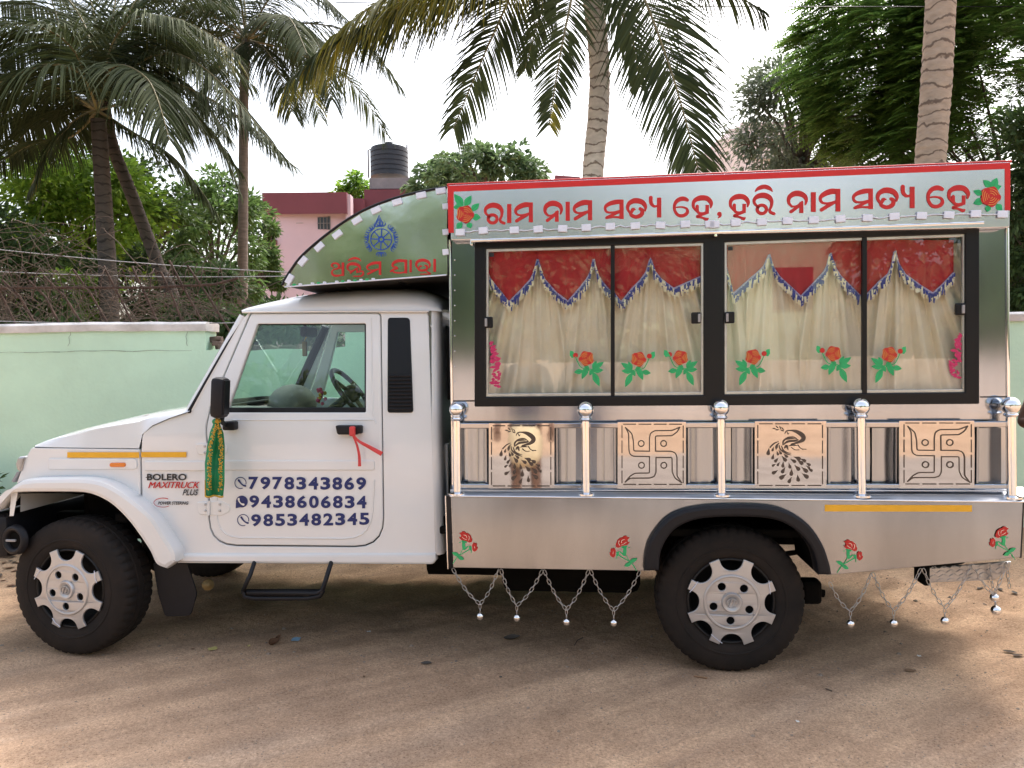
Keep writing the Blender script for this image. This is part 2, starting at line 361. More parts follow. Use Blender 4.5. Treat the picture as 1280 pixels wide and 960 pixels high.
def gh(x, y):
    near = max(0, 1 - max(0, (math.hypot(x, y - 1) - 7) / 6))
    if near <= 0: return 0.0
    loose = min(1, max(0, (y - .15) / .8))
    h = .006 * noise.noise((x * .9, y * .9, 0)) + (.004 + .026 * loose) * noise.noise((x * 3.2, y * 3.2, 4)) + (.0015 + .017 * loose) * noise.noise((x * 9, y * 9, 9))
    u = x * math.cos(R(38)) + y * math.sin(R(38)); v = -x * math.sin(R(38)) + y * math.cos(R(38))
    h += (.007 * noise.noise((u * .35, v * 5, 2)) + .004 * noise.noise((u * .8, v * 16, 5))) * (1 - loose)
    h += .10 * min(1, max(0, (y - 1.75) / .7)) ** 1.5
    return (h - .004) * near
def axis_vals(a, b, step, far):
    inner = [a + i * step for i in range(int((b - a) / step) + 1)]
    o = []; d = step
    p = b
    while p < far: d *= 1.5; p += d; o.append(p)
    q = a; d = step; neg = []
    while q > -far: d *= 1.5; q -= d; neg.append(q)
    return neg[::-1] + inner + o
xs = axis_vals(-5.5, 4.5, .045, 600); ys = axis_vals(-3.2, 4.0, .045, 600)
g = MB(); g.grid([[(x, y, gh(x, y)) for x in xs] for y in ys], ground_mat()); go = g.build('ground'); tag(go, kind='structure')

# ================================================================== COMPOUND WALL BEHIND
def wall_mat(name, col, dirt):
    m = mat(name, col, .85, var=.10, vscale=1.6, bump=.15, bscale=30)
    return m
WT = 1.85; WG = wall_mat('green_limewash', (.58, .80, .61), None); WW = mat('white_coping', (.72, .70, .70), .8, var=.22, vscale=3, bump=.2, bscale=25, dirt=(.42, .40, .38))
BRK = mat('broken_brick', (.16, .115, .09), .9, var=.5, vscale=9, bump=.6, bscale=18); CRACK = mat('wall_crack', (.20, .25, .19), .9)
wa = D(-420, 500, 6.35); wb = D(1900, 500, 6.15); wdir = Vector((wb.x - wa.x, wb.y - wa.y, 0)); WLEN = wdir.length; wdir.normalize(); wnor = Vector((wdir.y, -wdir.x, 0))  # towards camera
def wall_s(px):                  # distance along the wall face seen at photo column px
    d = ray(px, HOR); d.z = 0; n2 = wnor; t = (wa - CAM).dot(n2) / d.dot(n2); return ((CAM + d * t) - wa).dot(wdir)
def WP(s, z, off=0): p = wa + wdir * s + wnor * off; return Vector((p.x, p.y, z))
wall = thing('compound_wall', 'pale green plastered compound wall with white coping and a broken gap behind the truck', 'wall', (wa.x, wa.y, 0))
s0, s1, s2 = wall_s(257), wall_s(290), wall_s(432)
def zc(s): return WT + .02 * noise.noise((s * .7, 3, 1))
def wall_run(a, b, top, name, th=.23, material=None, step=.12):
    m = MB(); n_ = max(2, int((b - a) / step)); F_ = []; B_ = []
    ss = [a + (b - a) * i / n_ for i in range(n_ + 1)]
    zt = [top(s) for s in ss]
    def wob(s, z): return .006 * noise.noise((s * 1.5, z * 2, 7))
    rows = []
    for s, t in zip(ss, zt):
        rows.append([WP(s, -.15 + (t + .15) * k / 8, wob(s, t * k / 8)) for k in range(9)] + [WP(s, t, -th)] + [WP(s, -.15, -th)])
    m.grid(rows, material or WG, True, close=True)
    for e in (0, -1):
        m.add(rows[e], [list(range(11))], material or WG)
    return m.build(name, wall, sharp=35)
wall_run(0, s0, lambda s: zc(s) - .07, 'wall_panel')
wall_run(s0, s2, lambda s: WT - .235 + .05 * noise.noise((s * 4, 1, 1)) + .03 * noise.noise((s * 12, 5, 1)), 'wall_panel', th=.21)
wall_run(s2, WLEN, lambda s: zc(s) - .07, 'wall_panel')
for a, b in ((0, s0 + .02), (s2 - .02, WLEN)):   # rounded white coping
    m = MB(); rows = []; n_ = int((b - a) / .08)
    for i in range(n_ + 1):
        s = a + (b - a) * i / n_; z = zc(s); e = .006 * noise.noise((s * 6, 0, 0))
        rows.append([WP(s, z - .075 + e, .02), WP(s, z - .02, .03), WP(s, z + e, .005), WP(s, z + e, -.22), WP(s, z - .02, -.255), WP(s, z - .075, -.245)])
    m.grid(rows, WW, True, close=True)
    for e in (0, -1): m.add(rows[e], [list(range(6))], WW)
    m.build('coping', wall, sharp=50)
m = MB()                                         # rough broken edge of the gap
for k in range(46):
    s = s0 + .03 + rnd.random() * (s2 - s0 - .06); top_ = WT - .25 + rnd.random() * .16 * max(.2, 1 - (s - s0) / .22)
    m.box(WP(s, top_, -.12 + rnd.uniform(-.04, .03)), (rnd.uniform(.04, .10), rnd.uniform(.08, .14), rnd.uniform(.03, .06)), BRK, .006, Matrix.Rotation(rnd.uniform(-.3, .3), 3, 'Y') @ Matrix.Rotation(rnd.uniform(-.5, .5), 3, 'Z'))
m.build('broken_brick', wall)
def crack(m, pts, w=.008):
    for i in range(len(pts) - 1):
        (s, z), (t, y) = pts[i], pts[i + 1]; dz = w * rnd.uniform(.4, 1)
        m.quad(WP(s, z - dz / 2, .009), WP(t, y - dz / 2, .009), WP(t, y + dz / 2, .009), WP(s, z + dz / 2, .009), CRACK)
m = MB(); a = wall_s(-60); p = []
s = a
while s < s0 - .05: p.append((s, zc(s) - .235 + .012 * noise.noise((s * 5, 0, 8)))); s += .06
crack(m, p, .0045)
for px in (90, 236):
    s = wall_s(px); z = zc(s) - .08; c_ = [(s, z)]
    for k in range(5): s += rnd.uniform(-.02, .008); z -= rnd.uniform(.015, .035); c_.append((s, z))
    for (u, v), (u2, v2) in zip(c_, c_[1:]): m.quad(WP(u - .0018, v, .01), WP(u + .0018, v, .01), WP(u2 + .0018, v2, .01), WP(u2 - .0018, v2, .01), CRACK)
m.build('crack', wall)

# rusted fence leaning on top of the wall
RUST = mat('rusted_iron', (.085, .05, .036), .85, .2, var=.5, vscale=12, bump=.3, bscale=60)
DRY = mat('dry_vine', (.105, .075, .055), .9, var=.4, vscale=5)
fence = thing('iron_fence', 'rusted leaning iron bars with coiled barbed wire on top of the green wall', 'fence', WP(wall_s(150), WT, -.1))
bars = [-75, -45, -15, 12, 38, 68, 98, 130, 160, 192, 222, 250, 278]
for i, px in enumerate(bars):
    s = wall_s(px); m = MB(); dx = -.24 + rnd.uniform(-.12, .08)
    m.tube([WP(s + .02, WT - .08, -.12), WP(s + dx * .5, WT + .23, -.13), WP(s + dx, WT + .46 + rnd.uniform(-.10, .06), -.14)], .0095, RUST, 5); m.build('bar', fence)
m = MB(); m.tube([WP(wall_s(-120), WT + 0.315, -.14), WP(wall_s(60), WT + 0.305, -.14), WP(wall_s(180), WT + 0.295, -.14), WP(wall_s(262), WT + 0.315, -.14), WP(wall_s(292), WT + 0.365, -.14)], .012, RUST, 6); m.build('rail', fence)
m = MB()
sA = wall_s(-110); sB = wall_s(285)
pts = []
for i in range(900):
    t = i / 900; q = t * 2 * math.pi * 19
    pts.append(WP(sA + (sB - sA) * t + .05 * math.cos(q), WT + .335 + .115 * math.sin(q) + .03 * noise.noise((t * 30, 0, 0)), -.14 + .10 * math.cos(q)))
m.tube(pts, .0035, RUST, 4); m.build('barbed_coil', fence)
m = MB()
for z0, z1, off in ((WT + .50, WT + .40, -.2), (WT + .74, WT + .36, -.25), (WT + .07, WT + .03, -.05)):
    pts = [WP(wall_s(-140) + t * .1 * 45 / 10, z0 + (z1 - z0) * t / 10 - .06 * math.sin(math.pi * t / 10), off) for t in range(11)]
    m.tube(pts, .004, M['grey'], 4)
m.build('strand', fence)

# dry creepers tangled over the fence
vine = thing('dry_creeper', 'tangle of dry brown creeper stems over the rusted fence', 'creeper', WP(wall_s(60), WT, -.2))
m = MB()
for k in range(430):
    s = wall_s(rnd.uniform(-100, 285)); z = WT + rnd.random() ** 1.6 * (.8 if s < wall_s(110) else .45); y = -.2 + rnd.uniform(-.18, .12); p = Vector((s, z, y)); q = []
    d = Vector((rnd.uniform(-1, 1), rnd.uniform(-.6, 1), rnd.uniform(-.2, .2))).normalized() * .05
    for i in range(rnd.randint(6, 14)):
        q.append(WP(p.x, p.y, p.z)); d += Vector((rnd.uniform(-.03, .03), rnd.uniform(-.035, .022), rnd.uniform(-.01, .01))); p += d
        if p.y < WT + .01: break
    if len(q) < 3: continue
    m.tube(q, rnd.uniform(.0012, .0034), DRY, 4, caps=False)
m.build('stem', vine)

# ================================================================== VEGETATION
L_palm = leaf_mat('palm_leaf', (.016, .026, .012), (.070, .088, .034), .25, 1.0, .75, .15)
L_palmy = leaf_mat('palm_leaf_yellow', (.07, .085, .015), (.30, .26, .03), .45, 1.3)
RACH = mat('palm_rachis', (.16, .13, .05), .6, var=.3, vscale=8)
TRK_D = palm_bark('palm_bark_dark', (.075, .060, .052), (.03, .025, .02), .11)
TRK_L = palm_bark('palm_bark_pale', (.58, .52, .47), (.20, .155, .13), .12)
BARK = mat('tree_bark', (.11, .085, .065), .9, var=.4, vscale=8, bump=.5, bscale=20)

def frond(root, pts, Lm, n=85, yellow=0, seed=0, N=None, hang=.30, width=.023, rr=.018):
    r = random.Random(seed); n = int(n * 1.25); P = [Vector(p) for p in cr([tuple(p) for p in pts], 10)]
    m = MB(); T0 = []
    cum = [0]
    for a, b in zip(P, P[1:]): cum.append(cum[-1] + (b - a).length)
    tot = cum[-1]
    m.tube(P, [rr * (1 - .85 * c / tot) + .002 for c in cum], RACH, 5)
    def at(t):
        d = t * tot
        for i in range(len(P) - 1):
            if cum[i + 1] >= d or i == len(P) - 2:
                k = (d - cum[i]) / max(1e-6, cum[i + 1] - cum[i]); return P[i].lerp(P[i + 1], k), (P[i + 1] - P[i]).normalized()
    Nn = Vector(N) if N is not None else Vector((0, 0, 1))
    for i in range(n):
        t = .10 + .90 * (i + r.uniform(-.3, .3)) / n; t = min(max(t, .05), 1)
        p, T = at(t); S = T.cross(Nn); S = S.normalized() if S.length > .05 else T.orthogonal().normalized()
        U = S.cross(T).normalized()
        prof = min(1, .45 + 2.2 * (t - .08)) * (1 - .62 * max(0, (t - .45) / .55) ** 1.5)
        for sd_ in (-1, 1):
            if r.random() < .03: continue
            L = Lm * prof * r.uniform(.85, 1.1); a = .55 + .5 * t
            d = (S * sd_ * (1.0) + T * a + U * r.uniform(.0, .25)).normalized()
            w = width * r.uniform(.7, 1.2); wv = (T - d * T.dot(d)).normalized()
            wv = (Matrix.Rotation(r.uniform(-.7, .7), 3, d) @ wv)
            q = p.copy(); rows = []; k = 4; h = hang * r.uniform(.7, 1.4)
            for j in range(k + 1):
                ww = w * (.55, 1, .85, .5, .04)[j]; rows.append((q - wv * ww * .5, q + wv * ww * .5)); d = (d + Vector((0, 0, -h))).normalized(); q = q + d * L / k
            yl = noise.noise((t * 3.1, sd_ * .7, seed * 1.7)) * .9 + .38 * t + .12 * r.random() > 1.02 - yellow * 1.35
            m.grid(rows, L_palmy if yl else L_palm, True)
    return m.build('frond', root)
def palm_trunk(root, pts, r0, r1, mt, rings=True, seed=1):
    P = [Vector(p) for p in cr([tuple(p) for p in pts], 26)]; m = MB(); rs = []
    tot = sum((b - a).length for a, b in zip(P, P[1:])); d = 0; out = []; rr = random.Random(seed)
    Q = []; 
    for i, p in enumerate(P):
        if i: d += (P[i] - P[i - 1]).length
        t = d / tot; base = r0 + (r1 - r0) * t
        Q.append(p); rs.append(base * (1 + (.028 if i % 3 == 0 else -.012 if i % 3 == 1 else .0) * rr.uniform(.3, 1.4) + rr.uniform(-.02, .02)))
    m.tube(Q, rs, mt, 18); return m.build('trunk', root)
def crown_fronds(root, c, n, length, seed, skip=None, up=.45, Lm=.75, yellow=.1, nl=60):
    r = random.Random(seed); c = Vector(c)
    for i in range(n):
        az = 2 * math.pi * (i + r.uniform(-.3, .3)) / n; el = r.uniform(-.5, 1.0); L = length * r.uniform(.85, 1.1)
        h = Vector((math.cos(az), math.sin(az), 0))
        if skip and skip(h, el): continue
        p1 = c + h * L * .3 + Vector((0, 0, L * (.10 + .28 * el))); p2 = c + h * L * .65 + Vector((0, 0, L * (.02 + .30 * el))); p3 = c + h * L * .9 + Vector((0, 0, L * (-.28 + .22 * el)))
        frond(root, [c, p1, p2, p3], Lm, nl, yellow, seed * 31 + i)

# palm with two dark trunks' neighbours: explicit fronds follow the photo, the rest fill the crown behind
pA = thing('coconut_palm', 'coconut palm with the thick dark upright trunk, nearest the left edge', 'palm tree', G(138, 640) if False else D(139, 545, 9.2) * 1.0, 'coconut palms behind the wall'); pA.location.z = 0
palm_trunk(pA, [(pA.location.x, pA.location.y, -.1), D(137, 400, 9.2), D(130, 260, 9.2), D(123, 150, 9.2)], .125, .085, TRK_D, True, 3)
cA = D(122, 138, 9.2)
def pf(root, px, Lm, n=85, y=0, seed=0, N=None, **k): return frond(root, [D(*p) for p in px], Lm, n, y, seed, N, **k)
pf(pA, [(122, 138, 9.2), (100, 92, 8.6), (50, 82, 8.2), (-30, 118, 8.0)], 1.037, 95, .02, 11)
pf(pA, [(122, 138, 9.2), (140, 84, 8.8), (185, 100, 8.3), (212, 175, 8.1)], 1.037, 95, .06, 12)
pf(pA, [(122, 138, 9.2), (90, 60, 8.8), (30, 30, 8.4), (-50, 45, 8.2)], 1.098, 95, .02, 13)
pf(pA, [(122, 138, 9.2), (140, 55, 9.2), (175, 20, 9.0), (230, 25, 8.8)], 1.098, 90, .05, 14)
pf(pA, [(122, 138, 9.2), (165, 165, 9.2), (220, 200, 9.3), (268, 262, 9.4)], 0.610, 80, .03, 15)
pf(pA, [(122, 138, 9.2), (95, 150, 9.0), (62, 185, 8.9), (38, 238, 8.8)], 0.586, 75, .15, 16)
pf(pA, [(122, 138, 9.2), (70, 120, 9.6), (20, 130, 10), (-40, 170, 10.2)], 0.915, 90, .0, 17)
pf(pA, [(122, 138, 9.2), (60, 105, 9.9), (10, 100, 10.3), (-60, 130, 10.4)], 0.976, 90, .0, 18)
pf(pA, [(122, 138, 9.2), (115, 60, 9.4), (90, 5, 9.6), (40, -40, 9.8)], 1.098, 90, .0, 19)
pf(pA, [(122, 138, 9.2), (185, 125, 9.6), (250, 150, 9.9), (300, 215, 10.1)], 0.671, 85, .0, 20)
pf(pA, [(122, 138, 9.2), (150, 40, 9.5), (190, -20, 9.8), (260, -40, 10)], 1.098, 80, .0, 21)
pf(pA, [(122, 138, 9.2), (90, 170, 9.5), (40, 180, 9.8), (-10, 210, 10)], 0.610, 75, .0, 22)

for i_, px_ in enumerate([[(122, 138, 9.2), (60, 60, 9.8), (-10, 20, 10.2), (-80, 20, 10.4)], [(122, 138, 9.2), (150, 70, 9.9), (210, 50, 10.2), (280, 90, 10.4)], [(122, 138, 9.2), (80, 50, 9.9), (60, -10, 10.2), (20, -60, 10.4)], [(122, 138, 9.2), (140, 30, 9.9), (150, -30, 10.3), (170, -80, 10.5)], [(122, 138, 9.2), (75, 110, 9.0), (10, 95, 8.8), (-60, 130, 8.7)], [(122, 138, 9.2), (150, 100, 9.6), (195, 110, 9.9), (235, 165, 10.0)], [(122, 138, 9.2), (100, 70, 9.6), (40, 60, 9.8), (-30, 80, 10)], [(122, 138, 9.2), (85, 140, 10), (50, 150, 10.3), (10, 190, 10.5)]]):
    pf(pA, px_, .9, 90, .0, 220 + i_)
pB = thing('coconut_palm', 'coconut palm with the slanting trunk just right of the upright dark trunk', 'palm tree', D(232, 545, 9.9), 'coconut palms behind the wall'); pB.location.z = 0
palm_trunk(pB, [(pB.location.x, pB.location.y, -.1), D(222, 400, 9.9), D(197, 330, 9.9), D(165, 245, 9.9), D(140, 180, 9.9), D(128, 120, 9.9)], .085, .075, TRK_D, True, 4)
pf(pB, [(128, 120, 9.9), (190, 70, 9.6), (255, 85, 9.4), (350, 190, 9.2)], 0.854, 90, .05, 31)
pf(pB, [(128, 120, 9.9), (200, 100, 9.7), (290, 140, 9.6), (368, 208, 9.5)], 0.671, 90, .05, 32)
pf(pB, [(128, 120, 9.9), (175, 45, 10), (235, 30, 9.8), (300, 70, 9.6)], 0.915, 90, .25, 33)
pf(pB, [(128, 120, 9.9), (120, 50, 10.4), (60, 10, 10.6), (0, 5, 10.8)], 1.037, 90, 0, 34)
pf(pB, [(128, 120, 9.9), (60, 140, 10.5), (0, 150, 10.8), (-50, 190, 11)], 0.854, 80, 0, 35)
pf(pB, [(128, 120, 9.9), (210, 120, 10.2), (270, 175, 10.4), (300, 240, 10.5)], 0.610, 70, 0, 36)

for i_, px_ in enumerate([[(128, 120, 9.9), (160, 20, 10.4), (220, -10, 10.6), (290, 10, 10.8)], [(128, 120, 9.9), (185, 60, 10.4), (250, 55, 10.6), (320, 110, 10.8)], [(128, 120, 9.9), (190, 90, 10.2), (240, 110, 10.2), (285, 170, 10.2)], [(128, 120, 9.9), (120, 30, 10.6), (100, -30, 10.8), (60, -70, 11)]]):
    pf(pB, px_, .8, 85, .05, 240 + i_)
pC = thing('coconut_palm', 'slim coconut palm with straight grey trunk left of the pink building', 'palm tree', D(301, 545, 13.5), 'coconut palms behind the wall'); pC.location.z = 0
palm_trunk(pC, [(pC.location.x, pC.location.y, -.1), D(303, 390, 13.5), D(304, 260, 13.5), D(305, 120, 13.5), D(308, 50, 13.5)], .095, .075, mat('palm_bark_mid', (.17, .14, .12), .9, var=.35, vscale=6, stretch=(1, 1, 5)), True, 5)
for i, px in enumerate([[(308, 50, 13.5), (350, 20, 13), (395, 50, 12.7), (415, 125, 12.5)], [(308, 50, 13.5), (270, 10, 13.2), (215, 25, 13), (180, 80, 12.9)], [(308, 50, 13.5), (330, 60, 13), (350, 95, 12.8), (365, 140, 12.6)],
                        [(308, 50, 13.5), (285, 70, 13), (255, 110, 12.8), (240, 150, 12.6)], [(308, 50, 13.5), (340, -5, 13.4), (380, -20, 13.2), (430, 20, 13)], [(308, 50, 13.5), (300, -20, 13.8), (260, -50, 14), (210, -40, 14)], [(308, 50, 13.5), (345, 40, 14), (375, 60, 14.3), (400, 105, 14.5)],
                        [(308, 50, 13.5), (270, 40, 14), (230, 60, 14.3), (200, 110, 14.5)]]):
    pf(pC, px, 1.1, 90, .12, 50 + i)
crown_fronds(pC, D(308, 50, 13.5), 9, 3.3, 77, Lm=1.0, nl=80, yellow=.05)

pD = thing('coconut_palm', 'tall coconut palm with pale ringed trunk rising behind the middle of the box', 'palm tree', D(752, 545, 8.4), 'coconut palms behind the wall'); pD.location.z = 0
palm_trunk(pD, [(pD.location.x, pD.location.y, -.1), D(740, 330, 8.4), D(741, 222, 8.4), D(748, 140, 8.4), D(749, 80, 8.4), D(741, 0, 8.4), D(730, -70, 8.4)], .13, .108, TRK_L, True, 6)
tD = (728, -75, 8.4)
pf(pD, [tD, (670, -60, 8.0), (618, 40, 7.8), (566, 162, 7.7)], .74, 90, .10, 61, N=(.5, -.9, .35), hang=.22)
pf(pD, [tD, (716, -10, 7.8), (700, 70, 7.6), (686, 158, 7.5)], .55, 80, .12, 62, N=(0, -1, .1), hang=.12)
pf(pD, [tD, (785, -40, 8.0), (836, 80, 7.7), (874, 216, 7.6)], 1.02, 105, .16, 63, N=(0, -1, .2), hang=.16)
pf(pD, [tD, (800, -70, 8.4), (880, -30, 8.2), (955, 15, 8.1)], .78, 95, .05, 64, hang=.4)
pf(pD, [tD, (640, -60, 7.9), (480, -2, 7.4), (362, 100, 7.1)], 1.05, 190, .55, 65, hang=.34)
pf(pD, [tD, (620, -35, 7.6), (505, 5, 7.3), (385, 78, 7.2)], 1.0, 170, .42, 165, hang=.38)
pf(pD, [tD, (650, -80, 8.6), (540, -30, 8.8), (455, 40, 9)], .95, 130, .2, 66, hang=.4)
pf(pD, [tD, (760, -20, 9), (790, 50, 9.2), (800, 110, 9.3)], .5, 70, .05, 67, N=(0, -1, .2), hang=.2)
pf(pD, [tD, (690, -20, 9), (672, 30, 9.2), (655, 90, 9.3)], .5, 65, .05, 68, N=(0, -1, .2), hang=.2)
crown_fronds(pD, D(*tD), 7, 3.2, 5, skip=lambda h, el: h.y < -.2 or el < .3)

pE = thing('coconut_palm', 'coconut palm with stout brown ringed trunk at the right, in front of feathery leaves', 'palm tree', D(1152, 545, 7.3), 'coconut palms behind the wall'); pE.location.z = 0
palm_trunk(pE, [(pE.location.x, pE.location.y, -.1), D(1160, 330, 7.3), D(1163, 205, 7.3), D(1170, 110, 7.3), D(1176, 0, 7.3), D(1180, -90, 7.3), D(1184, -330, 7.3)], .142, .128, palm_bark('palm_bark_brown', (.38, .30, .23), (.14, .10, .075), .13), True, 8)
crown_fronds(pE, D(1184, -330, 7.3), 10, 3.0, 9, skip=lambda h, el: h.y < -.6, yellow=.1)

def leafcard(m, p, d, nrm, L, w, mt):
    s = d.cross(nrm)
    if s.length < 1e-4: return
    s.normalize(); n2 = s.cross(d); m.add([p, p + d * L * .45 + s * w * .5 + n2 * L * .05, p + d * L, p + d * L * .45 - s * w * .5 + n2 * L * .05], [(0, 1, 2, 3)], mt, False)
def rv(r): 
    while True:
        v = Vector((r.uniform(-1, 1), r.uniform(-1, 1), r.uniform(-1, 1)))
        if .05 < v.length < 1: return v
def broadleaf(name, label, cat, base, c, rad, ncl, nlf, ls, mt, seed, tr=.09, cr_=.34, group=None, aspect=.42, limbs=7, low=-.9):
    r = random.Random(seed); c = Vector(c); base = Vector(base); t = thing(name, label, cat, base, group)
    m = MB(); top = c + Vector((0, 0, -rad[2] * .35))
    m.tube([base - Vector((0, 0, .1)), base.lerp(top, .5) + Vector((r.uniform(-.1, .1), r.uniform(-.1, .1), 0)), top], [tr, tr * .75, tr * .55], BARK, 8)
    cl = []
    for i in range(ncl):
        v = rv(r); v = v.normalized() * v.length ** .45
        if v.z < low: continue
        k = 1 + .28 * noise.noise(v * 1.9 + Vector((seed, 0, 0)))
        cl.append(c + Vector((v.x * rad[0], v.y * rad[1], v.z * rad[2])) * 1.0 * k if False else c + Vector((v.x * rad[0] * k, v.y * rad[1] * k, v.z * rad[2] * k)))
    for i, p in enumerate(cl[:limbs * 4:1]):
        mid = top.lerp(p, .5) + Vector((0, 0, rad[2] * .08)); m.tube([top + (base - top) * .12 * r.random(), mid, p], [tr * .35, tr * .2, tr * .06], BARK, 5, caps=False)
    m.build('trunk', t)
    m = MB(); mr = min(rad) * cr_
    for p in cl:
        out = (p - c); out = out.normalized() if out.length > .01 else Vector((0, 0, 1)); sz = mr * r.uniform(.6, 1.35)
        for j in range(int(nlf * r.uniform(.6, 1.3))):
            v = rv(r); q = p + Vector((v.x, v.y, v.z * .75)) * sz
            d = (v.normalized() * .7 + out * .35 + Vector((0, 0, -.45)) + rv(r) * .6).normalized()
            leafcard(m, q, d, (Vector((0, 0, 1)) + rv(r) * .9).normalized(), ls * r.uniform(.6, 1.25), ls * aspect * r.uniform(.8, 1.2), mt)
    m.build('crown', t); return t
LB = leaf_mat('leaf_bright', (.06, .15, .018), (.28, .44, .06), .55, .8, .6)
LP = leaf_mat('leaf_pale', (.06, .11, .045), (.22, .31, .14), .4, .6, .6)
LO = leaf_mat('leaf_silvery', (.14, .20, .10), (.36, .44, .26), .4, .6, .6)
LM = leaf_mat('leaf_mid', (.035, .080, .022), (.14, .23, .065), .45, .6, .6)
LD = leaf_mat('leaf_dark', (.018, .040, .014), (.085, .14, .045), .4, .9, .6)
LG = leaf_mat('leaf_greygreen', (.05, .075, .045), (.24, .29, .20), .4, 1.2, .5)
LF = leaf_mat('leaf_feather', (.028, .072, .018), (.19, .32, .06), .55, .5, .6)
def at0(px, Z): p = D(px, HOR, Z); return (p.x, p.y, 0)
def S(px, Z): return px * Z / F
grp = None
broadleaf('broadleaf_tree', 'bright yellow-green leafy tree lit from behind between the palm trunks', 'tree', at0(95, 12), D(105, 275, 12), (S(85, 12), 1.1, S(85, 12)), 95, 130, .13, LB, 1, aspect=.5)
broadleaf('broadleaf_tree', 'open-crowned tree with sky gaps right of the slanting palm trunk', 'tree', at0(190, 13), D(190, 275, 13), (S(48, 13), .8, S(75, 13)), 40, 80, .13, LM, 2, aspect=.5)
broadleaf('broadleaf_tree', 'mid green tree with a tall narrow crown by the slim grey palm trunk', 'tree', at0(262, 17), D(268, 315, 17), (S(52, 17), 1.1, S(95, 17)), 85, 110, .16, LM, 3, tr=.12)
broadleaf('broadleaf_tree', 'low dark tree against the left side of the pink building', 'tree', at0(322, 20), D(322, 340, 20), (S(26, 20), .8, S(80, 20)), 40, 110, .18, LM, 4)
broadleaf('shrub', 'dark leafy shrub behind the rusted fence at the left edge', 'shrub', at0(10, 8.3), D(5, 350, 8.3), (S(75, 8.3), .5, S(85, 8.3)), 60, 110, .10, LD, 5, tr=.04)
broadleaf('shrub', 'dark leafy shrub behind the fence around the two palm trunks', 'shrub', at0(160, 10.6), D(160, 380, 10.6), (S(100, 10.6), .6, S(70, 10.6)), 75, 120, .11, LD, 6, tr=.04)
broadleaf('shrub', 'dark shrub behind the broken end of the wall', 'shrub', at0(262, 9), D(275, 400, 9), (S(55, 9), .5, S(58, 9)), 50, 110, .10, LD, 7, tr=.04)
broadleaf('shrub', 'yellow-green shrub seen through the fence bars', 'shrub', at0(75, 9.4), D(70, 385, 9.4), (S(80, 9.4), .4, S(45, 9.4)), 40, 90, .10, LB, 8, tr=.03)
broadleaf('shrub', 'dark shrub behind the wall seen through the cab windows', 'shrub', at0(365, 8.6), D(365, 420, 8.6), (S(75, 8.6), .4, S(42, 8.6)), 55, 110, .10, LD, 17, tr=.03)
broadleaf('broadleaf_tree', 'round-topped tree showing above the front end of the sign board', 'tree', at0(605, 22), D(602, 228, 22), (S(84, 22), 1.6, S(40, 22)), 105, 105, .20, LP, 9, tr=.2, cr_=.30, aspect=.5)
broadleaf('broadleaf_tree', 'small far tree left of the black water tank', 'tree', at0(442, 30), D(442, 240, 30), (S(24, 30), .7, S(20, 30)), 26, 90, .22, LB, 10, tr=.12, cr_=.4, aspect=.5)
broadleaf('broadleaf_tree', 'grey-green small-leaved tree beside the pale far building', 'tree', at0(1000, 13), D(1000, 165, 13), (S(70, 13), 1.0, S(108, 13)), 130, 150, .105, LG, 11, tr=.14, cr_=.34, aspect=.38)
broadleaf('shrub', 'dark leafy shrub behind the wall at the right end of the box', 'shrub', at0(1290, 8), D(1300, 300, 8), (S(62, 8), .6, S(170, 8)), 120, 130, .09, LD, 12, tr=.05)

def feather_tree(label, base, c, rad, n, seed):
    r = random.Random(seed); c = Vector(c); base = Vector(base); t = thing('feathery_tree', label, 'tree', base, None)
    m = MB(); top = c + Vector((.2, .1, -rad[2] * .5)); m.tube([base - Vector((0, 0, .1)), base.lerp(top, .5), top], [.16, .13, .1], BARK, 9); lf = MB()
    for i in range(n):
        v = rv(r); v = v.normalized() * v.length ** .5; k = 1 + .25 * noise.noise(v * 2 + Vector((seed, 3, 0)))
        p = c + Vector((v.x * rad[0], v.y * rad[1], v.z * rad[2])) * k
        if i % 60 == 0: m.tube([top, top.lerp(p, .5) + Vector((0, 0, .1)), p], [.03, .014, .004], BARK, 5, caps=False)
        h = Vector((v.x, v.y, 0)); h = (h.normalized() if h.length > .05 else Vector((1, 0, 0))) + Vector((r.uniform(-.7, .7), r.uniform(-.7, .7), 0)); h.normalize()
        for b in range(5):                        # a flat spray of pinnate leaves
            hd = (Matrix.Rotation(r.uniform(-.9, .9), 3, 'Z') @ h + Vector((0, 0, r.uniform(-.28, .08)))).normalized(); q = p + rv(r) * .14; L = r.uniform(.25, .42); sd_ = hd.cross(Vector((0, 0, 1))).normalized()
            for j in range(9):
                a = q + hd * L * j / 9; a.z -= .10 * (j / 9) ** 2
                for s_ in (-1, 1):
                    d = (sd_ * s_ + hd * .45 + Vector((0, 0, -.25))).normalized(); ll = .105 * (1 - .5 * abs(j / 9 - .4)); leafcard(lf, a, d, Vector((0, 0, 1)), ll, .034, LF)
    m.build('trunk', t); lf.build('crown', t); return t
feather_tree('dark feathery-leaved tree filling the upper right corner', at0(1290, 10), D(1255, 165, 10), (S(160, 10), 1.2, S(235, 10)), 1150, 21)
feather_tree('feathery-leaved tree left of the stout palm trunk, spreading towards the sky', at0(1130, 10.8), D(1105, 85, 10.8), (S(100, 10.8), 1.1, S(120, 10.8)), 560, 22)

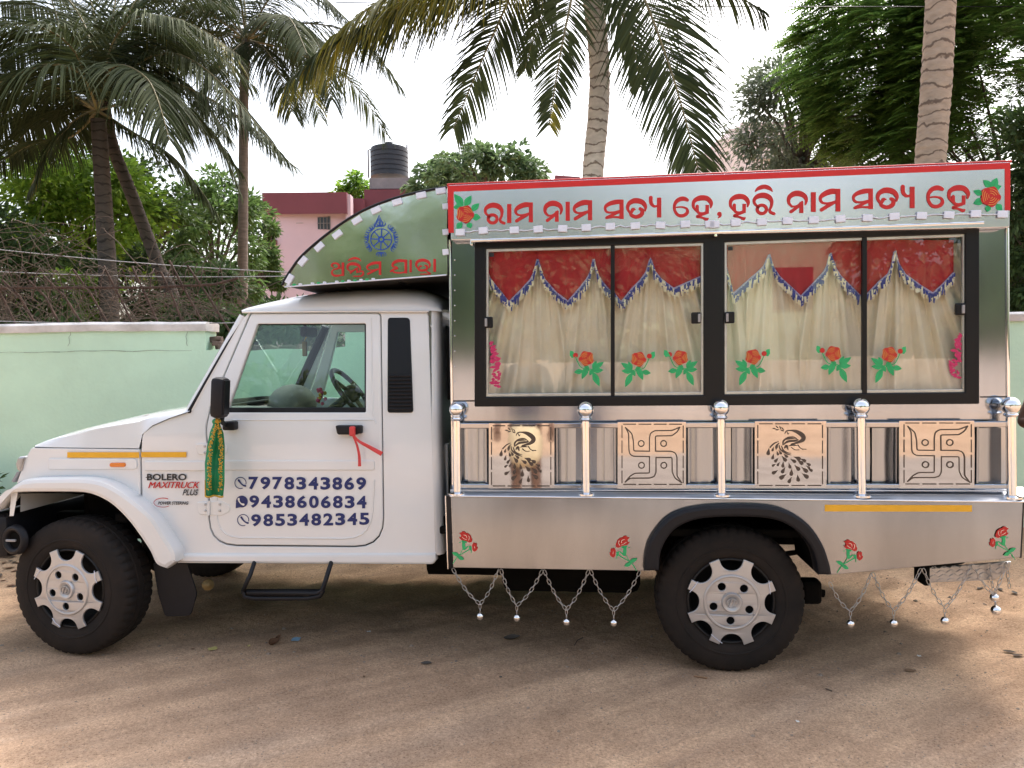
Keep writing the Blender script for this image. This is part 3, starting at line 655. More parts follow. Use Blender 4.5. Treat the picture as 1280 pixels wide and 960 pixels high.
# grass tufts at the foot of the wall
gt = MB(); LGx = leaf_mat('grass_blade', (.04, .09, .02), (.16, .26, .06), .3, 2)
def tuft(x, y, n, h):
    for k in range(n):
        a = rnd.random() * 6.28; rr = rnd.random() * .10; p = Vector((x + rr * math.cos(a), y + rr * math.sin(a), -.01)); d = Vector((math.cos(a) * .5, math.sin(a) * .5, 1)).normalized(); leafcard(gt, p, d, Vector((math.sin(a), -math.cos(a), .1)), h * rnd.uniform(.5, 1.2), .012, LGx)
for px, n_ in ((1255, 30), (1270, 40), (1285, 40), (1240, 16), (1300, 40), (4, 30), (-12, 40), (-30, 30), (1180, 10)):
    for k in range(3):
        p = WP(wall_s(px + rnd.uniform(-8, 8)), 0, rnd.uniform(.05, .35)); tuft(p.x, p.y, n_, .11)
tag(gt.build('grass'), 'short green grass at the foot of the wall', 'grass', kind='stuff')
wp_ = WP(wall_s(-8), 0, .35)
broadleaf('shrub', 'small weedy plant by the front bumper at the foot of the wall', 'plant', (wp_.x, wp_.y, 0), (wp_.x - .1, wp_.y, .40), (.28, .22, .24), 24, 40, .08, LD, 41, tr=.012, cr_=.5)

# ================================================================== BUILDINGS
PINK = mat('pink_plaster', (.64, .48, .53), .85, var=.08, vscale=.6); MAR = mat('maroon_plaster', (.19, .055, .07), .85, var=.12, vscale=.8)
PALE = mat('pale_plaster', (.80, .72, .71), .85, var=.15, vscale=.5); CONC = mat('grey_concrete', (.30, .28, .27), .9, var=.4, vscale=1.2)
TANKM = mat('black_tank', (.022, .025, .034), .45); PANED = mat('dark_window', (.03, .035, .04), .2)
ZB = 24.0
bl = D(334, 545, ZB); bld = thing('pink_building', 'two-storey pink building with maroon parapet behind the cab', 'building', (bl.x, bl.y, 0))
def bbox3(m, x0, x1, y0, y1, Z, depth, mt, zb=None):
    a = D(x0, y1, Z); b = D(x1, y0, Z); za = zb if zb is not None else a.z
    w_ = Vector((b.x - a.x, b.y - a.y, 0)); n_ = FWD0 * depth
    m.add([(a.x, a.y, za), (b.x, b.y, za), (b.x, b.y, b.z), (a.x, a.y, b.z), (a.x + n_.x, a.y + n_.y, za), (b.x + n_.x, b.y + n_.y, za), (b.x + n_.x, b.y + n_.y, b.z), (a.x + n_.x, a.y + n_.y, b.z)],
          [(0, 1, 2, 3), (1, 5, 6, 2), (5, 4, 7, 6), (4, 0, 3, 7), (3, 2, 6, 7)], mt)
m = MB(); bbox3(m, 334, 437, 262, 545, ZB, 5, PINK, 0); bbox3(m, 437, 640, 262, 545, ZB + 1.2, 5, PINK, 0); m.build('wall', bld)
m = MB(); bbox3(m, 328, 433, 240, 268, ZB - .35, 5.6, MAR); m.build('parapet', bld)
m = MB(); bbox3(m, 433.5, 455, 248, 268, ZB + .5, 4, MAR); bbox3(m, 455.5, 640, 235, 262, ZB + .7, 5, MAR); m.build('parapet', bld)
m = MB(); bbox3(m, 432.5, 438, 243, 300, ZB - .2, .4, PINK); m.build('pilaster', bld)
for x0, x1 in ((363, 379), (396, 413)):
    m = MB(); bbox3(m, x0, x1, 270, 287.5, ZB - .05, .12, CONC); f = m.build('window', bld)
    m = MB(); bbox3(m, x0 + 1.2, x1 - 1.2, 271.5, 286.5, ZB - .075, .02, PANED); m.build('pane', bld if False else f)
    m = MB()
    for k in (1, 2, 3): bbox3(m, x0 + (x1 - x0) * k / 4 - .3, x0 + (x1 - x0) * k / 4 + .3, 271, 287, ZB - .1, .02, CONC)
    bbox3(m, x0, x1, 278.5, 279.3, ZB - .13, .02, CONC); m.build('grille', f)
m = MB(); m.tube([D(353, 268, ZB - .1), D(353, 400, ZB - .1)], .05, PINK, 6); m.build('drain_pipe', bld); m = MB(); m.tube([D(347, 266, ZB - .1), D(347, 400, ZB - .1)], .035, CONC, 6); m.build('drain_pipe', bld)
m = MB(); bbox3(m, 326, 345, 300, 306, ZB - .3, 1, MAR); m.build('sunshade', bld)
tp = D(487, 222, ZB + 2.5); tank = thing('water_tank', 'black ribbed plastic water tank on the pink building roof', 'water tank', tp)
m = MB(); r0 = S(23.5, ZB + 2.5); hh = S(36, ZB + 2.5); pr = [(0, 0), (r0, 0)]
for k in range(6): pr += [(r0, hh * (k * .165)), (r0 * 1.0, hh * (k * .165 + .12)), (r0 * .965, hh * (k * .165 + .13)), (r0 * .965, hh * (k * .165 + .155))]
pr += [(r0 * .95, hh), (r0 * .35, hh * 1.10), (r0 * .2, hh * 1.10), (r0 * .2, hh * 1.2), (0, hh * 1.2)]
m.lathe(pr, tp, (0, 0, 1), TANKM, 32); m.build('body', tank, sharp=30)
m = MB(); a = tp - RIGHT * (r0 * 1.12); m.tube([a + Vector((0, 0, 0)), a + Vector((0, 0, hh * .95)), a + RIGHT * .15 + Vector((0, 0, hh))], .03, M['grey'], 6); m.build('pipe', tank); m = MB(); b = tp + RIGHT * (r0 * .95); m.tube([b + Vector((0, 0, 0)), b + Vector((0, 0, hh * 1.12))], .03, M['grey'], 6); m.build('pipe', tank)
m = MB(); bbox3(m, 462, 513, 222, 236, ZB + 1.4, 2.4, CONC); m.build('tank_base', bld)
b2 = D(905, 545, 36); pb = thing('pale_building', 'pale pink-white far building glimpsed beside the grey-green tree', 'building', (b2.x, b2.y, 0))
m = MB()
bbox3(m, 898, 1000, 176, 545, 36, 8, PALE, 0); bbox3(m, 912, 1000, 160, 176, 36, 8, PALE); bbox3(m, 926, 1000, 152, 160, 36, 8, PALE); m.build('wall', pb)
m = MB(); bbox3(m, 897, 1000, 196, 199, 35.7, 1, CONC); bbox3(m, 912, 1000, 172, 174, 35.7, .5, CONC); m.build('ledge', pb)
b3 = D(700, 545, 40); fb = thing('far_building', 'maroon roof edge with thin aerial just above the sign board', 'building', (b3.x, b3.y, 0))
m = MB(); bbox3(m, 697, 725, 221, 545, 40, 6, MAR, 0); m.build('wall', fb); m = MB(); m.tube([D(704, 222, 40.5), D(704, 195, 40.5)], .03, M['grey'], 5); m.build('aerial', fb)

# overhead wires
m = MB(); a = D(420, 3, 9); b = D(1500, 7, 9); m.tube([a.lerp(b, t / 12) - Vector((0, 0, .03 * math.sin(math.pi * t / 12))) for t in range(13)], .006, M['black'], 5)
tag(m.build('overhead_wire'), 'thin black overhead wire crossing the palm trunks at the top', 'wire')

# ================================================================== ACROSS THE ROAD (seen only in the polished steel and glass)
PEACH = mat('peach_limewash', (.50, .41, .35), .85, var=.1, vscale=1); PG = mat('pale_green_plaster', (.42, .56, .38), .85, var=.1, vscale=1)
ow = thing('opposite_wall', 'low peach boundary wall across the road, mirrored in the steel panels', 'wall', (0, -15, 0))
m = MB(); m.box((-6, -15, .65), (56, .3, 1.5), PEACH, .02); m.build('wall_panel', ow)
og = thing('opposite_house', 'pale green house across the road, mirrored in the window glass', 'house', (4, -24, 0))
m = MB(); m.box((3.5, -24, 2.9), (9, 6, 6), PG); m.build('wall', og)
m = MB(); m.box((3.5, -23.95, 6.05), (9.8, 6.8, .3), PEACH, .03); m.build('roof', og)
for i, x in enumerate((.8, 3.5, 6.4)):
    m = MB(); m.box((x, -20.99, 3.6), (1.2, .1, 1.3), PANED); m.build('window', og)
opp = [(-9.5, -19, 'by the front of the truck'), (-3.8, -18.5, 'facing the cab'), (.2, -20, 'left of the pale green house'), (10.5, -18, 'right of the pale green house'), (-16, -20, 'far beyond the cab'), (17, -20, 'far beyond the rear end')]
for i, (x, y, wd) in enumerate(opp):
    broadleaf('broadleaf_tree', 'large tree across the road %s, mirrored in the steel' % wd, 'tree', (x, y, 0), (x, y, 4.1), (3.2, 2.4, 2.7), 95, 80, .36, (LO, LP, LO)[i % 3], 70 + i, tr=.2, cr_=.36, aspect=.55)
# ================================================================== THE TRUCK
TY0, TY1 = .06, 1.56            # cab side planes
truck = thing('truck', 'white pickup truck converted to a steel hearse with red lettered sign board', 'truck', (-.9, .8, 0))
def cabY(z): return TY0 + max(0, z - 1.14) * .15
def scab(off=0):
    def f(px, py):
        Y = TY0
        for _ in range(3): Y = cabY(W(px, py, Y).z)
        return W(px, py, Y + off)
    return f
SCAB = scab()
def mirror_copy(o, parent, cy=.81):
    me = o.data.copy(); L = root_loc(o).y
    for v in me.vertices: v.co.y = 2 * (cy - L) - v.co.y
    me.flip_normals(); n = bpy.data.objects.new(o.name.split('.')[0], me); COL.objects.link(n); n.parent = parent; return n
WH = M['white']; BK = M['black']
# ---- body sides
door_out = rounded([(314, 391.5, 3), (475, 391.5, 6), (479, 683, 36), (262, 681, 34), (261.2, 575), (257.8, 535, 8), (264, 508)])
win_hole = rounded([(322, 405, 2), (457, 404.5, 2), (457, 515.5, 2), (284.5, 515.5, 2), (287, 505)])
dc = (370, 540)
def grow(pts, d):
    out = []; N = len(pts)
    for i in range(N):
        a = Vector(pts[i - 1]); b = Vector(pts[i]); c = Vector(pts[(i + 1) % N]); t = (c - a).normalized() if (c - a).length > 1e-6 else Vector((1, 0)); n_ = Vector((t.y, -t.x)); out.append((b.x + n_.x * d, b.y + n_.y * d))
    return out
area = sum(a[0] * b[1] - b[0] * a[1] for a, b in zip(door_out, door_out[1:] + door_out[:1]))
sg = 1 if area > 0 else -1
body_out = [(176.6, 562), (177.6, 546), (180, 540), (190, 532.5), (212, 523), (238, 514.5), (304, 398), (313, 388), (533, 388), (535.5, 395), (545, 694), (219, 694), (206, 668), (178, 640)]
side = plate('cab_side', [body_out, grow(door_out, sg * 1.5)], SCAB, WH, .03, .004, truck, kinks=(540,)); mirror_copy(side, truck)
door = plate('door', [door_out, win_hole], scab(-.004), WH, .035, .006, truck, kinks=(540,)); d2 = mirror_copy(door, truck)
fend = plate('fender', [rounded([(39, 559.5, 3), (174.6, 561.5, 2), (175.6, 645), (160, 640), (140, 622), (110, 612), (28, 612), (21, 603), (31, 574)])], SCAB, WH, .03, .005, truck); mirror_copy(fend, truck)
sill = plate('sill', [rounded([(218.5, 692.5, 2), (544.5, 692.5), (546, 700), (541, 706, 3), (219.5, 704.5, 2)])], plane(.045), WH, .05, .012, truck); mirror_copy(sill, truck)
def swage(poly, par, nm='swage_panel'): o = plate(nm, [rounded(poly)], scab(-.0085), WH, .010, .0045, par); return o
swage([(60, 573, 2), (170, 573, 5), (171.5, 587, 5), (60, 587, 2)], fend); swage([(180, 576.5, 2), (255.5, 576.5, 1), (256.5, 588.5, 1), (180, 588.5, 2)], side); swage([(264, 575.5, 2), (468, 575.5, 3), (468, 588, 3), (264, 588, 2)], door)
m = MB(); s_ = scab(-.005)
ln = rounded([(271, 604, 0), (271, 672, 30), (464, 673.5, 34), (468, 600, 0)]); m.tube([s_(*p) for p in ln], .0035, WH, 6)
m.tube([s_(290, 525), s_(440, 524.5), s_(468, 524.5), s_(470, 530)], .0035, WH, 6)
m.tube([s_(464, 397.5), s_(465, 470), s_(467, 520)], .003, WH, 6); m.build('pressing_line', door)
# flares
fo = cr([(-14, 640), (0, 622), (16, 606.5), (32, 599.5), (70, 598), (108, 598.5), (135, 605), (163, 622.5), (190, 646), (206, 670), (218, 689), (219.5, 703)], 5)
fi = cr([(207, 712), (194, 706), (186, 690), (175, 673), (161, 654), (146, 638), (130, 626), (108, 617.5), (80, 616), (20, 616.5), (6, 622), (-8, 640)], 5)
fl = plate('fender_flare', [fo + fi], plane(-.03), WH, .12, .022, truck); mirror_copy(fl, truck)
m = MB(); lin = [(-8, 640), (6, 622), (20, 617), (80, 616.5), (108, 618), (130, 626), (146, 638), (161, 654), (175, 673), (190, 700)]
m.grid([[W(x, y, .03) + Vector((0, k * .45, 0)) for k in range(2)] for x, y in lin], M['under']); m.build('wheel_arch_liner', truck)
m = MB(); m.add([W(14, 616, 0), W(22, 616, 0), W(17, 645, 0), W(12, 645, 0), W(14, 616, .05), W(22, 616, .05), W(17, 645, .05), W(12, 645, .05)], [(0, 1, 2, 3), (1, 5, 6, 2), (4, 0, 3, 7), (5, 4, 7, 6), (2, 6, 7, 3)], WH); m.build('flare_bracket', truck)
# hood
hs_ = [(44, 558.5, 557.5, 556), (60, 559, 550, 551), (90, 559.5, 544, 539.5), (120, 560, 536, 532), (150, 560.3, 531, 525), (174, 560.5, 527, 519.5), (178, 543, 525, 518.5), (190, 532, 522, 516.5), (212, 522.5, 517, 512.5), (237, 514, 512.5, 509)]
rows = []
for px, pe, psd, pt in hs_:
    a = W(px, pe, TY0); b = W(px, psd, TY0 + .015); c = W(px, (psd + pt) / 2 - .5, TY0 + .05); d = W(px, pt, TY0 + .15)
    half = [a, b, c, d, Vector((d.x - .005, .45, d.z + .012)), Vector((d.x - .008, .81, d.z + .016))]
    rows.append(half + [Vector((p.x, 1.62 - p.y, p.z)) for p in half[-2::-1]])
m = MB(); m.grid(rows, WH); m.build('hood', truck, sharp=45)
x0 = rows[0][0].x; front = [Vector((p.x, p.y, p.z)) for p in rows[0]]
m = MB(); fx = W(24, 600, TY0).x
low = [Vector((fx, p.y, W(24, 640, TY0).z)) for p in front]; midr = [Vector((fx + .015, p.y, W(24, 590, TY0).z)) for p in front]
m.grid([front, midr, low], WH); m.build('front_panel', truck)
m = MB()
for k in range(7): m.box((fx - .012, .81, .93 - k * .028 + .06), (.03, .72, .016), BK, .004)
m.box((fx - .006, .81, .905), (.02, .78, .24), M['under'], .004); m.build('grille', truck)
for yy in (0, 1):
    hl = plate('headlight', [rounded([(22, 571, 3), (32.5, 570.5, 2), (27.5, 590, 2), (21, 589, 3), (19, 580)])], plane(TY0 - .006), M['silver'], .10, .01, truck)
    if yy:
        for v in hl.data.vertices: v.co.y = 2 * (.81 - .8) - v.co.y
        hl.data.flip_normals()
    else:
        plate('lens', [rounded([(22.5, 572, 3), (32, 571.5, 2), (27.5, 589, 2), (21.5, 588, 3), (19.5, 580)])], plane(TY0 - .010), M['lens'], .006, .002, hl)
plate('trim', [[(20.5, 590), (25, 589), (17, 603), (13.5, 602)]], plane(TY0 - .004), M['grey'], .05, .004, truck)
bx0 = W(-46, 670, .06).x; bx1 = W(24, 670, .06).x
m = MB(); zt = W(0, 640, .06).z; zb_ = W(0, 697, .06).z
m.box(((bx0 + bx1) / 2 - .02, .81, (zt + zb_) / 2), (bx1 - bx0, 1.62, zt - zb_), BK, .05); bmp = m.build('bumper', truck, sharp=40)
for c_, par in ((W(17, 675, -.006), bmp), ):
    ax = Vector((-.22, -1, .05)); m = MB(); m.lathe([(.045, -.04), (.046, .0), (.060, .012), (.074, .006), (.080, -.02)], c_, ax, BK, 28); m.lathe([(.0, -.012), (.046, -.012)], c_, ax, M['under'], 28); m.build('fog_lamp', par)
    m = MB(); m.box(c_ + Vector((-.005, -.012, 0)), (.055, .012, .012), M['grey'], .003); m.build('lamp_holder', par)
# windscreen, pillar rubber, roof
m = MB(); ws = [W(239, 513, .10), W(305.5, 397, .17)]; we = [Vector((p.x, 1.62 - p.y, p.z)) for p in ws]
m.quad(ws[0], ws[1], we[1], we[0], M['cabglass']); m.build('windscreen', truck)
m = MB(); q = [W(236.5, 514, .075), W(304, 397.5, .16)]; m.tube(q, .010, BK, 6); q2 = [Vector((p.x, 1.62 - p.y, p.z)) for p in q]; m.tube(q2, .010, BK, 6); m.tube([q[0], q2[0]], .012, BK, 6); m.build('windscreen_rubber', truck)
q = [W(240, 512, .10), W(306, 396, .18)]
m = MB(); m.tube(q, .03, WH, 8); m.build('pillar', truck)
m = MB(); m.tube([Vector((p.x, 1.62 - p.y, p.z)) for p in q], .03, M['black'], 8); m.build('pillar', truck)
rs_ = [(303, 389, 388.4), (309, 388.3, 385), (330, 388, 378), (360, 388, 370.5), (400, 388, 364.5), (450, 388, 361.5), (500, 388, 361), (522, 388, 363), (538, 388.5, 368.5), (548, 389, 377), (552, 389.5, 389)]
rows = []
for px, pe, pt in rs_:
    e = SCAB(px, pe); zt = W(px, pt, .42).z; y0 = e.y - .012; hgt = max(.002, zt - e.z); half = []
    for u, k in ((0, 0), (.004, .22), (.03, .52), (.09, .78), (.2, .95), (.36, 1.0), (.81 - y0, 1.02)): half.append(Vector((e.x, y0 + u, e.z + hgt * k)))
    rows.append(half + [Vector((p.x, 1.62 - p.y, p.z)) for p in half[-2::-1]])
m = MB(); m.grid(rows, WH); roof = m.build('cab_roof', truck, sharp=60)
m = MB(); g0 = [scab(-.014)(x, y) for x, y in ((303, 390), (420, 389), (536, 389))]; m.tube(g0, .007, WH, 6); m.build('gutter', roof); m = MB(); m.tube([Vector((p.x, 1.62 - p.y, p.z)) for p in g0], .007, WH, 6); m.build('gutter', roof)
# cab back wall
xb = W(543, 690, TY0).x; m = MB(); rows = []
for pz in (388, 440, 540, 600, 694):
    e = SCAB(541, pz); xo = W(534.5 + (pz - 388) * .032, pz, TY0).x
    half = [Vector((xo, e.y + .002, e.z)), Vector((xo + .022, e.y + .008, e.z)), Vector((xo + .038, e.y + .03, e.z)), Vector((xo + .04, e.y + .10, e.z))]
    rows.append(half + [Vector((p.x, 1.62 - p.y, p.z)) for p in half[::-1]])
m.grid(rows, WH); back = m.build('cab_back', truck, sharp=50)
m = MB(); xx = rows[2][3].x
m.box((xx - .012, .81, 1.50), (.05, .98, .40), M['frameblk'], .02); m.build('rear_window', back)
m = MB()
for k in range(9): m.box((xx + .006, .24 + k * .14, .86), (.014, .05, .44), WH, .005)
m.build('rib', back)
# side glass + black seals
m = MB(); s2_ = scab(.016); m.add([s2_(*p) for p in ((320, 403), (459, 403), (459, 517), (283, 517), (286, 505))], [(0, 1, 2, 3, 4)], M['cabglass']); pn = m.build('window_pane', door)
mirror_copy(pn, d2)
m = MB(); m.tube([scab(.008)(*p) for p in win_hole + win_hole[:1]], .0055, M['frameblk'], 6, caps=False); m.build('window_seal', door)
plate('window_seal', [rounded([(284, 509.5, 1), (457, 509.3, 1), (457, 516, 1), (283, 516, 1)])], scab(.000), M['frameblk'], .014, .003, door)
# vent
vent = plate('side_vent', [rounded([(484.5, 397, 4), (512, 397, 5), (516.5, 516, 4), (484, 516, 4)])], scab(-.006), M['frameblk'], .014, .004, truck)
m = MB()
for k in range(10):
    y = 470 + k * 4.6; sv = scab(-.012); a = sv(485.8, y); b = sv(514.2, y); m.box((a + b) / 2, (b.x - a.x, .010, .0095), BK, .003, Matrix.Rotation(.5, 3, 'X'))
m.build('slat', vent)
# handle, hinges, marker, tapes
hd = plate('door_handle', [rounded([(418.5, 532, 2.5), (451.5, 532, 2.5), (451.5, 542.5, 3), (447, 542, 1), (446, 543.5, 1), (421, 543.5, 3)])], plane(.025), BK, .04, .008, door)
hinge_px = [[(243.5, 555, 3), (275, 553, 2), (284, 557, 6), (284, 567, 6), (275, 570, 2), (247, 568, 3)], [(245, 628, 3), (262, 626.5, 1), (276, 626, 4), (288, 632, 6), (287, 640, 6), (276, 645, 4), (248, 643, 3)]]
for hp in hinge_px:
    h = plate('hinge', [rounded(hp)], plane(.052), WH, .012, .004, door); m = MB(); cx = sum(p[0] for p in hp) / len(hp); cy_ = sum(p[1] for p in hp) / len(hp)
    for dx in (-12, 6): 
        for dy in (-4, 4): m.lathe([(.007, 0), (.007, .003), (.004, .005), (0, .005)], W(cx + dx, cy_ + dy, .052), (0, -1, 0), M['silver'], 8)
    m.tube([W(261, hp[0][1] - 2, .048), W(261, hp[-1][1] + 1, .048)], .007, WH, 8); m.build('bolt', h)
plate('side_marker', [rounded([(136.5, 578.5, 3), (156, 578.5, 3), (156, 584, 3), (136.5, 584, 3)])], scab(-.018), M['amber'], .014, .004, fend)
m = MB(); vs_, fs_ = [], []
tp_ = scab(-.006); m.grid([[tp_(x, 565.2), tp_(x, 572.2)] for x in (84, 130, 174)], M['tape'], False); m.build('reflective_tape', fend)
m = MB(); m.grid([[tp_(x, 565.0), tp_(x, 571.6)] for x in (176.5, 205, 233)], M['tape'], False); m.build('reflective_tape', side)
# mirror
mc = W(275, 497, -.10); m = MB(); m.box(mc, (.070, .09, .20), BK, .022, Matrix.Rotation(.06, 3, 'Y')); mir = m.build('wing_mirror', truck, sharp=40)
m = MB(); m.box(mc + Vector((.034, .0, 0)), (.006, .06, .17), M['frameblk'], .002, Matrix.Rotation(.06, 3, 'Y')); m.build('mirror_glass', mir)
m = MB(); m.tube([mc + Vector((0, .02, -.09)), W(277, 527, -.06), W(283, 532, .03)], .012, BK, 8); a = W(288, 532, .03); m.box(a, (.066, .05, .045), BK, .008); m.build('mirror_arm', mir, sharp=40)
# lettering on the cab
m = MB(); st = scab(-.0095)
text_into(m, 'BOLERO', (184.5, 592, 234, 600.3), SCAB, M['ink'], .006, bold=.03); m.build('lettering', side)
m = MB(); ribbon_into(m, [(183, 596.4, .9), (188, 596.4, .9)], SCAB, M['ink'], .0062, cap=False)
[text_into(m, 'MAXITRUCK', (186 + dx_, 602, 250 + dx_, 610), SCAB, M['red'], .006 + dx_ * .0004, shear=.35) for dx_ in (0, .35, .7)]; m.build('lettering', side); m = MB(); text_into(m, 'PLUS', (229, 611.3, 249, 619), SCAB, M['ink'], .006, shear=.35, bold=.02)
m.build('lettering', side); m = MB(); text_into(m, 'POWER STEERING', (198, 626.6, 236.5, 630.6), SCAB, M['ink'], .006, shear=.3, bold=.03)
ribbon_into(m, [(204.5 + 11.3 * math.cos(a), 628 + 5.6 * math.sin(a), 1.1 - .5 * abs(math.sin(a / 2 + .4))) for a in [R(50 + k * 21) for k in range(13)]], SCAB, M['red'], .006); m.build('badge', side)
NV = M['navy']
def phone_icon(m, c, solid):
    x, y = c; s = .98
    if solid:
        ring = [(x + 7.6 * s * math.cos(t), y + 7.6 * s * math.sin(t)) for t in [2 * math.pi * k / 28 for k in range(28)]]
        poly_into(m, ring, SCAB, NV, .006); poly_into(m, [(x - 7.4, y + 1.5), (x - 1, y + 7), (x - 7.6, y + 8.4)], SCAB, NV, .0065)
        hs2 = [(x - 3.6, y - 3.4, 2.6), (x - 3.0, y - .6, 1.7), (x - .6, y + 2.4, 1.6), (x + 2.4, y + 3.6, 2.8)]
        ribbon_into(m, hs2, SCAB, WH, .009)
    else:
        ribbon_into(m, [(x + 7 * math.cos(t), y + 7 * math.sin(t), 1.0) for t in [R(70 + k * 20) for k in range(16)]], SCAB, NV, .006)
        ribbon_into(m, [(x - 2.2, y - 3.4, 2.6), (x + .5, y + .4, 1.8), (x + 3.4, y + 2.8, 1.8), (x + 6.0, y + 3.6, 2.4)], SCAB, NV, .006)
for txt, bb, ic, sl, so in (('7978343869', (311, 596, 460.5, 611.8), (301.4, 603.4), .6, 0), ('9438606834', (312, 619.2, 461, 634.8), (303, 626.6), .6, 1), ('9853482345', (314.4, 641.5, 464.4, 656.8), (304.6, 649.8), -1.8, 0)):
    m = MB(); pitch = (bb[2] - bb[0]) / 10
    for i, ch in enumerate(txt):
        l = bb[0] + i * pitch + .3; yy = sl * (i / 9 - .5); text_into(m, ch, (l, bb[1] + yy, l + pitch * .82, bb[3] + yy), SCAB, NV, .006, bold=.035)
    phone_icon(m, ic, so); m.build('phone_number', door)

# ---- interior
m = MB(); m.box((W(410, 600, .8).x, .81, .80), (1.05, 1.40, .40), M['seat'], .05); m.build('cab_floor', truck)
sx = W(478, 560, .8).x
for yy in (.42, 1.18):
    m = MB(); m.box((sx + .02, yy, 1.02), (.42, .5, .14), M['seat'], .05); m.box((sx + .22, yy, 1.25), (.12, .48, .36), M['seat'], .05, Matrix.Rotation(-.12, 3, 'Y')); m.build('seat', truck, sharp=60)
m = MB(); dx = W(300, 520, .8).x
m.grid([[Vector((dx + u, .12 + 1.38 * k / 12, z + .02 * math.sin(k * .5))) for k in range(13)] for u, z in ((-.22, 1.24), (.0, 1.25), (.12, 1.245), (.20, 1.20), (.22, 1.08), (.16, .9))], M['dash']); m.sphere((dx + .20, 1.14, 1.235), .17, M['dash'], 16, (.9, 1.1, .8)); m.build('dashboard', truck)
m = MB(); c_ = W(440, 492, 1.10); ax = Vector((-.72, 0, -.55)).normalized(); u = ax.orthogonal().normalized(); w_ = ax.cross(u); m.tube([c_ + (u * math.cos(t) + w_ * math.sin(t)) * .19 for t in [2 * math.pi * k / 36 for k in range(37)]], .016, BK, 8, caps=False)
for t in (R(90), R(210), R(330)): m.tube([c_, c_ + (u * math.cos(t) + w_ * math.sin(t)) * .18], .014, BK, 6)
m.sphere(c_, .06, BK, 12); m.tube([c_, c_ + ax * .35], .03, BK, 8); m.build('steering_wheel', truck)
m = MB(); c_ = W(386, 415, .8); m.box(c_, (.04, .2, .06), BK, .012); m.tube([c_, c_ + Vector((-.06, 0, .10))], .008, BK, 6); m.build('rear_view_mirror', truck)
orn = W(381, 436, .78); cm = thing('hanging_charm', 'small brass charm hanging inside the windscreen below the rear-view mirror', 'charm', orn); m = MB(); m.tube([c_, orn + Vector((0, 0, .05))], .003, M['gold'], 5); m.box(orn, (.03, .02, .09), M['brass'], .006); m.build('pendant', cm)
fl_ = W(401, 495, .55); fw = thing('flower_offering', 'pink and yellow flower offering on the dashboard behind the cab window', 'flowers', fl_); m = MB()
for k in range(16): v = rv(rnd) * .03; m.sphere(fl_ + Vector((v.x, v.y, v.z * 1.6)), rnd.uniform(.008, .014), M['gold'] if k % 3 == 0 else M['magenta'], 8)
m.build('petals', fw)

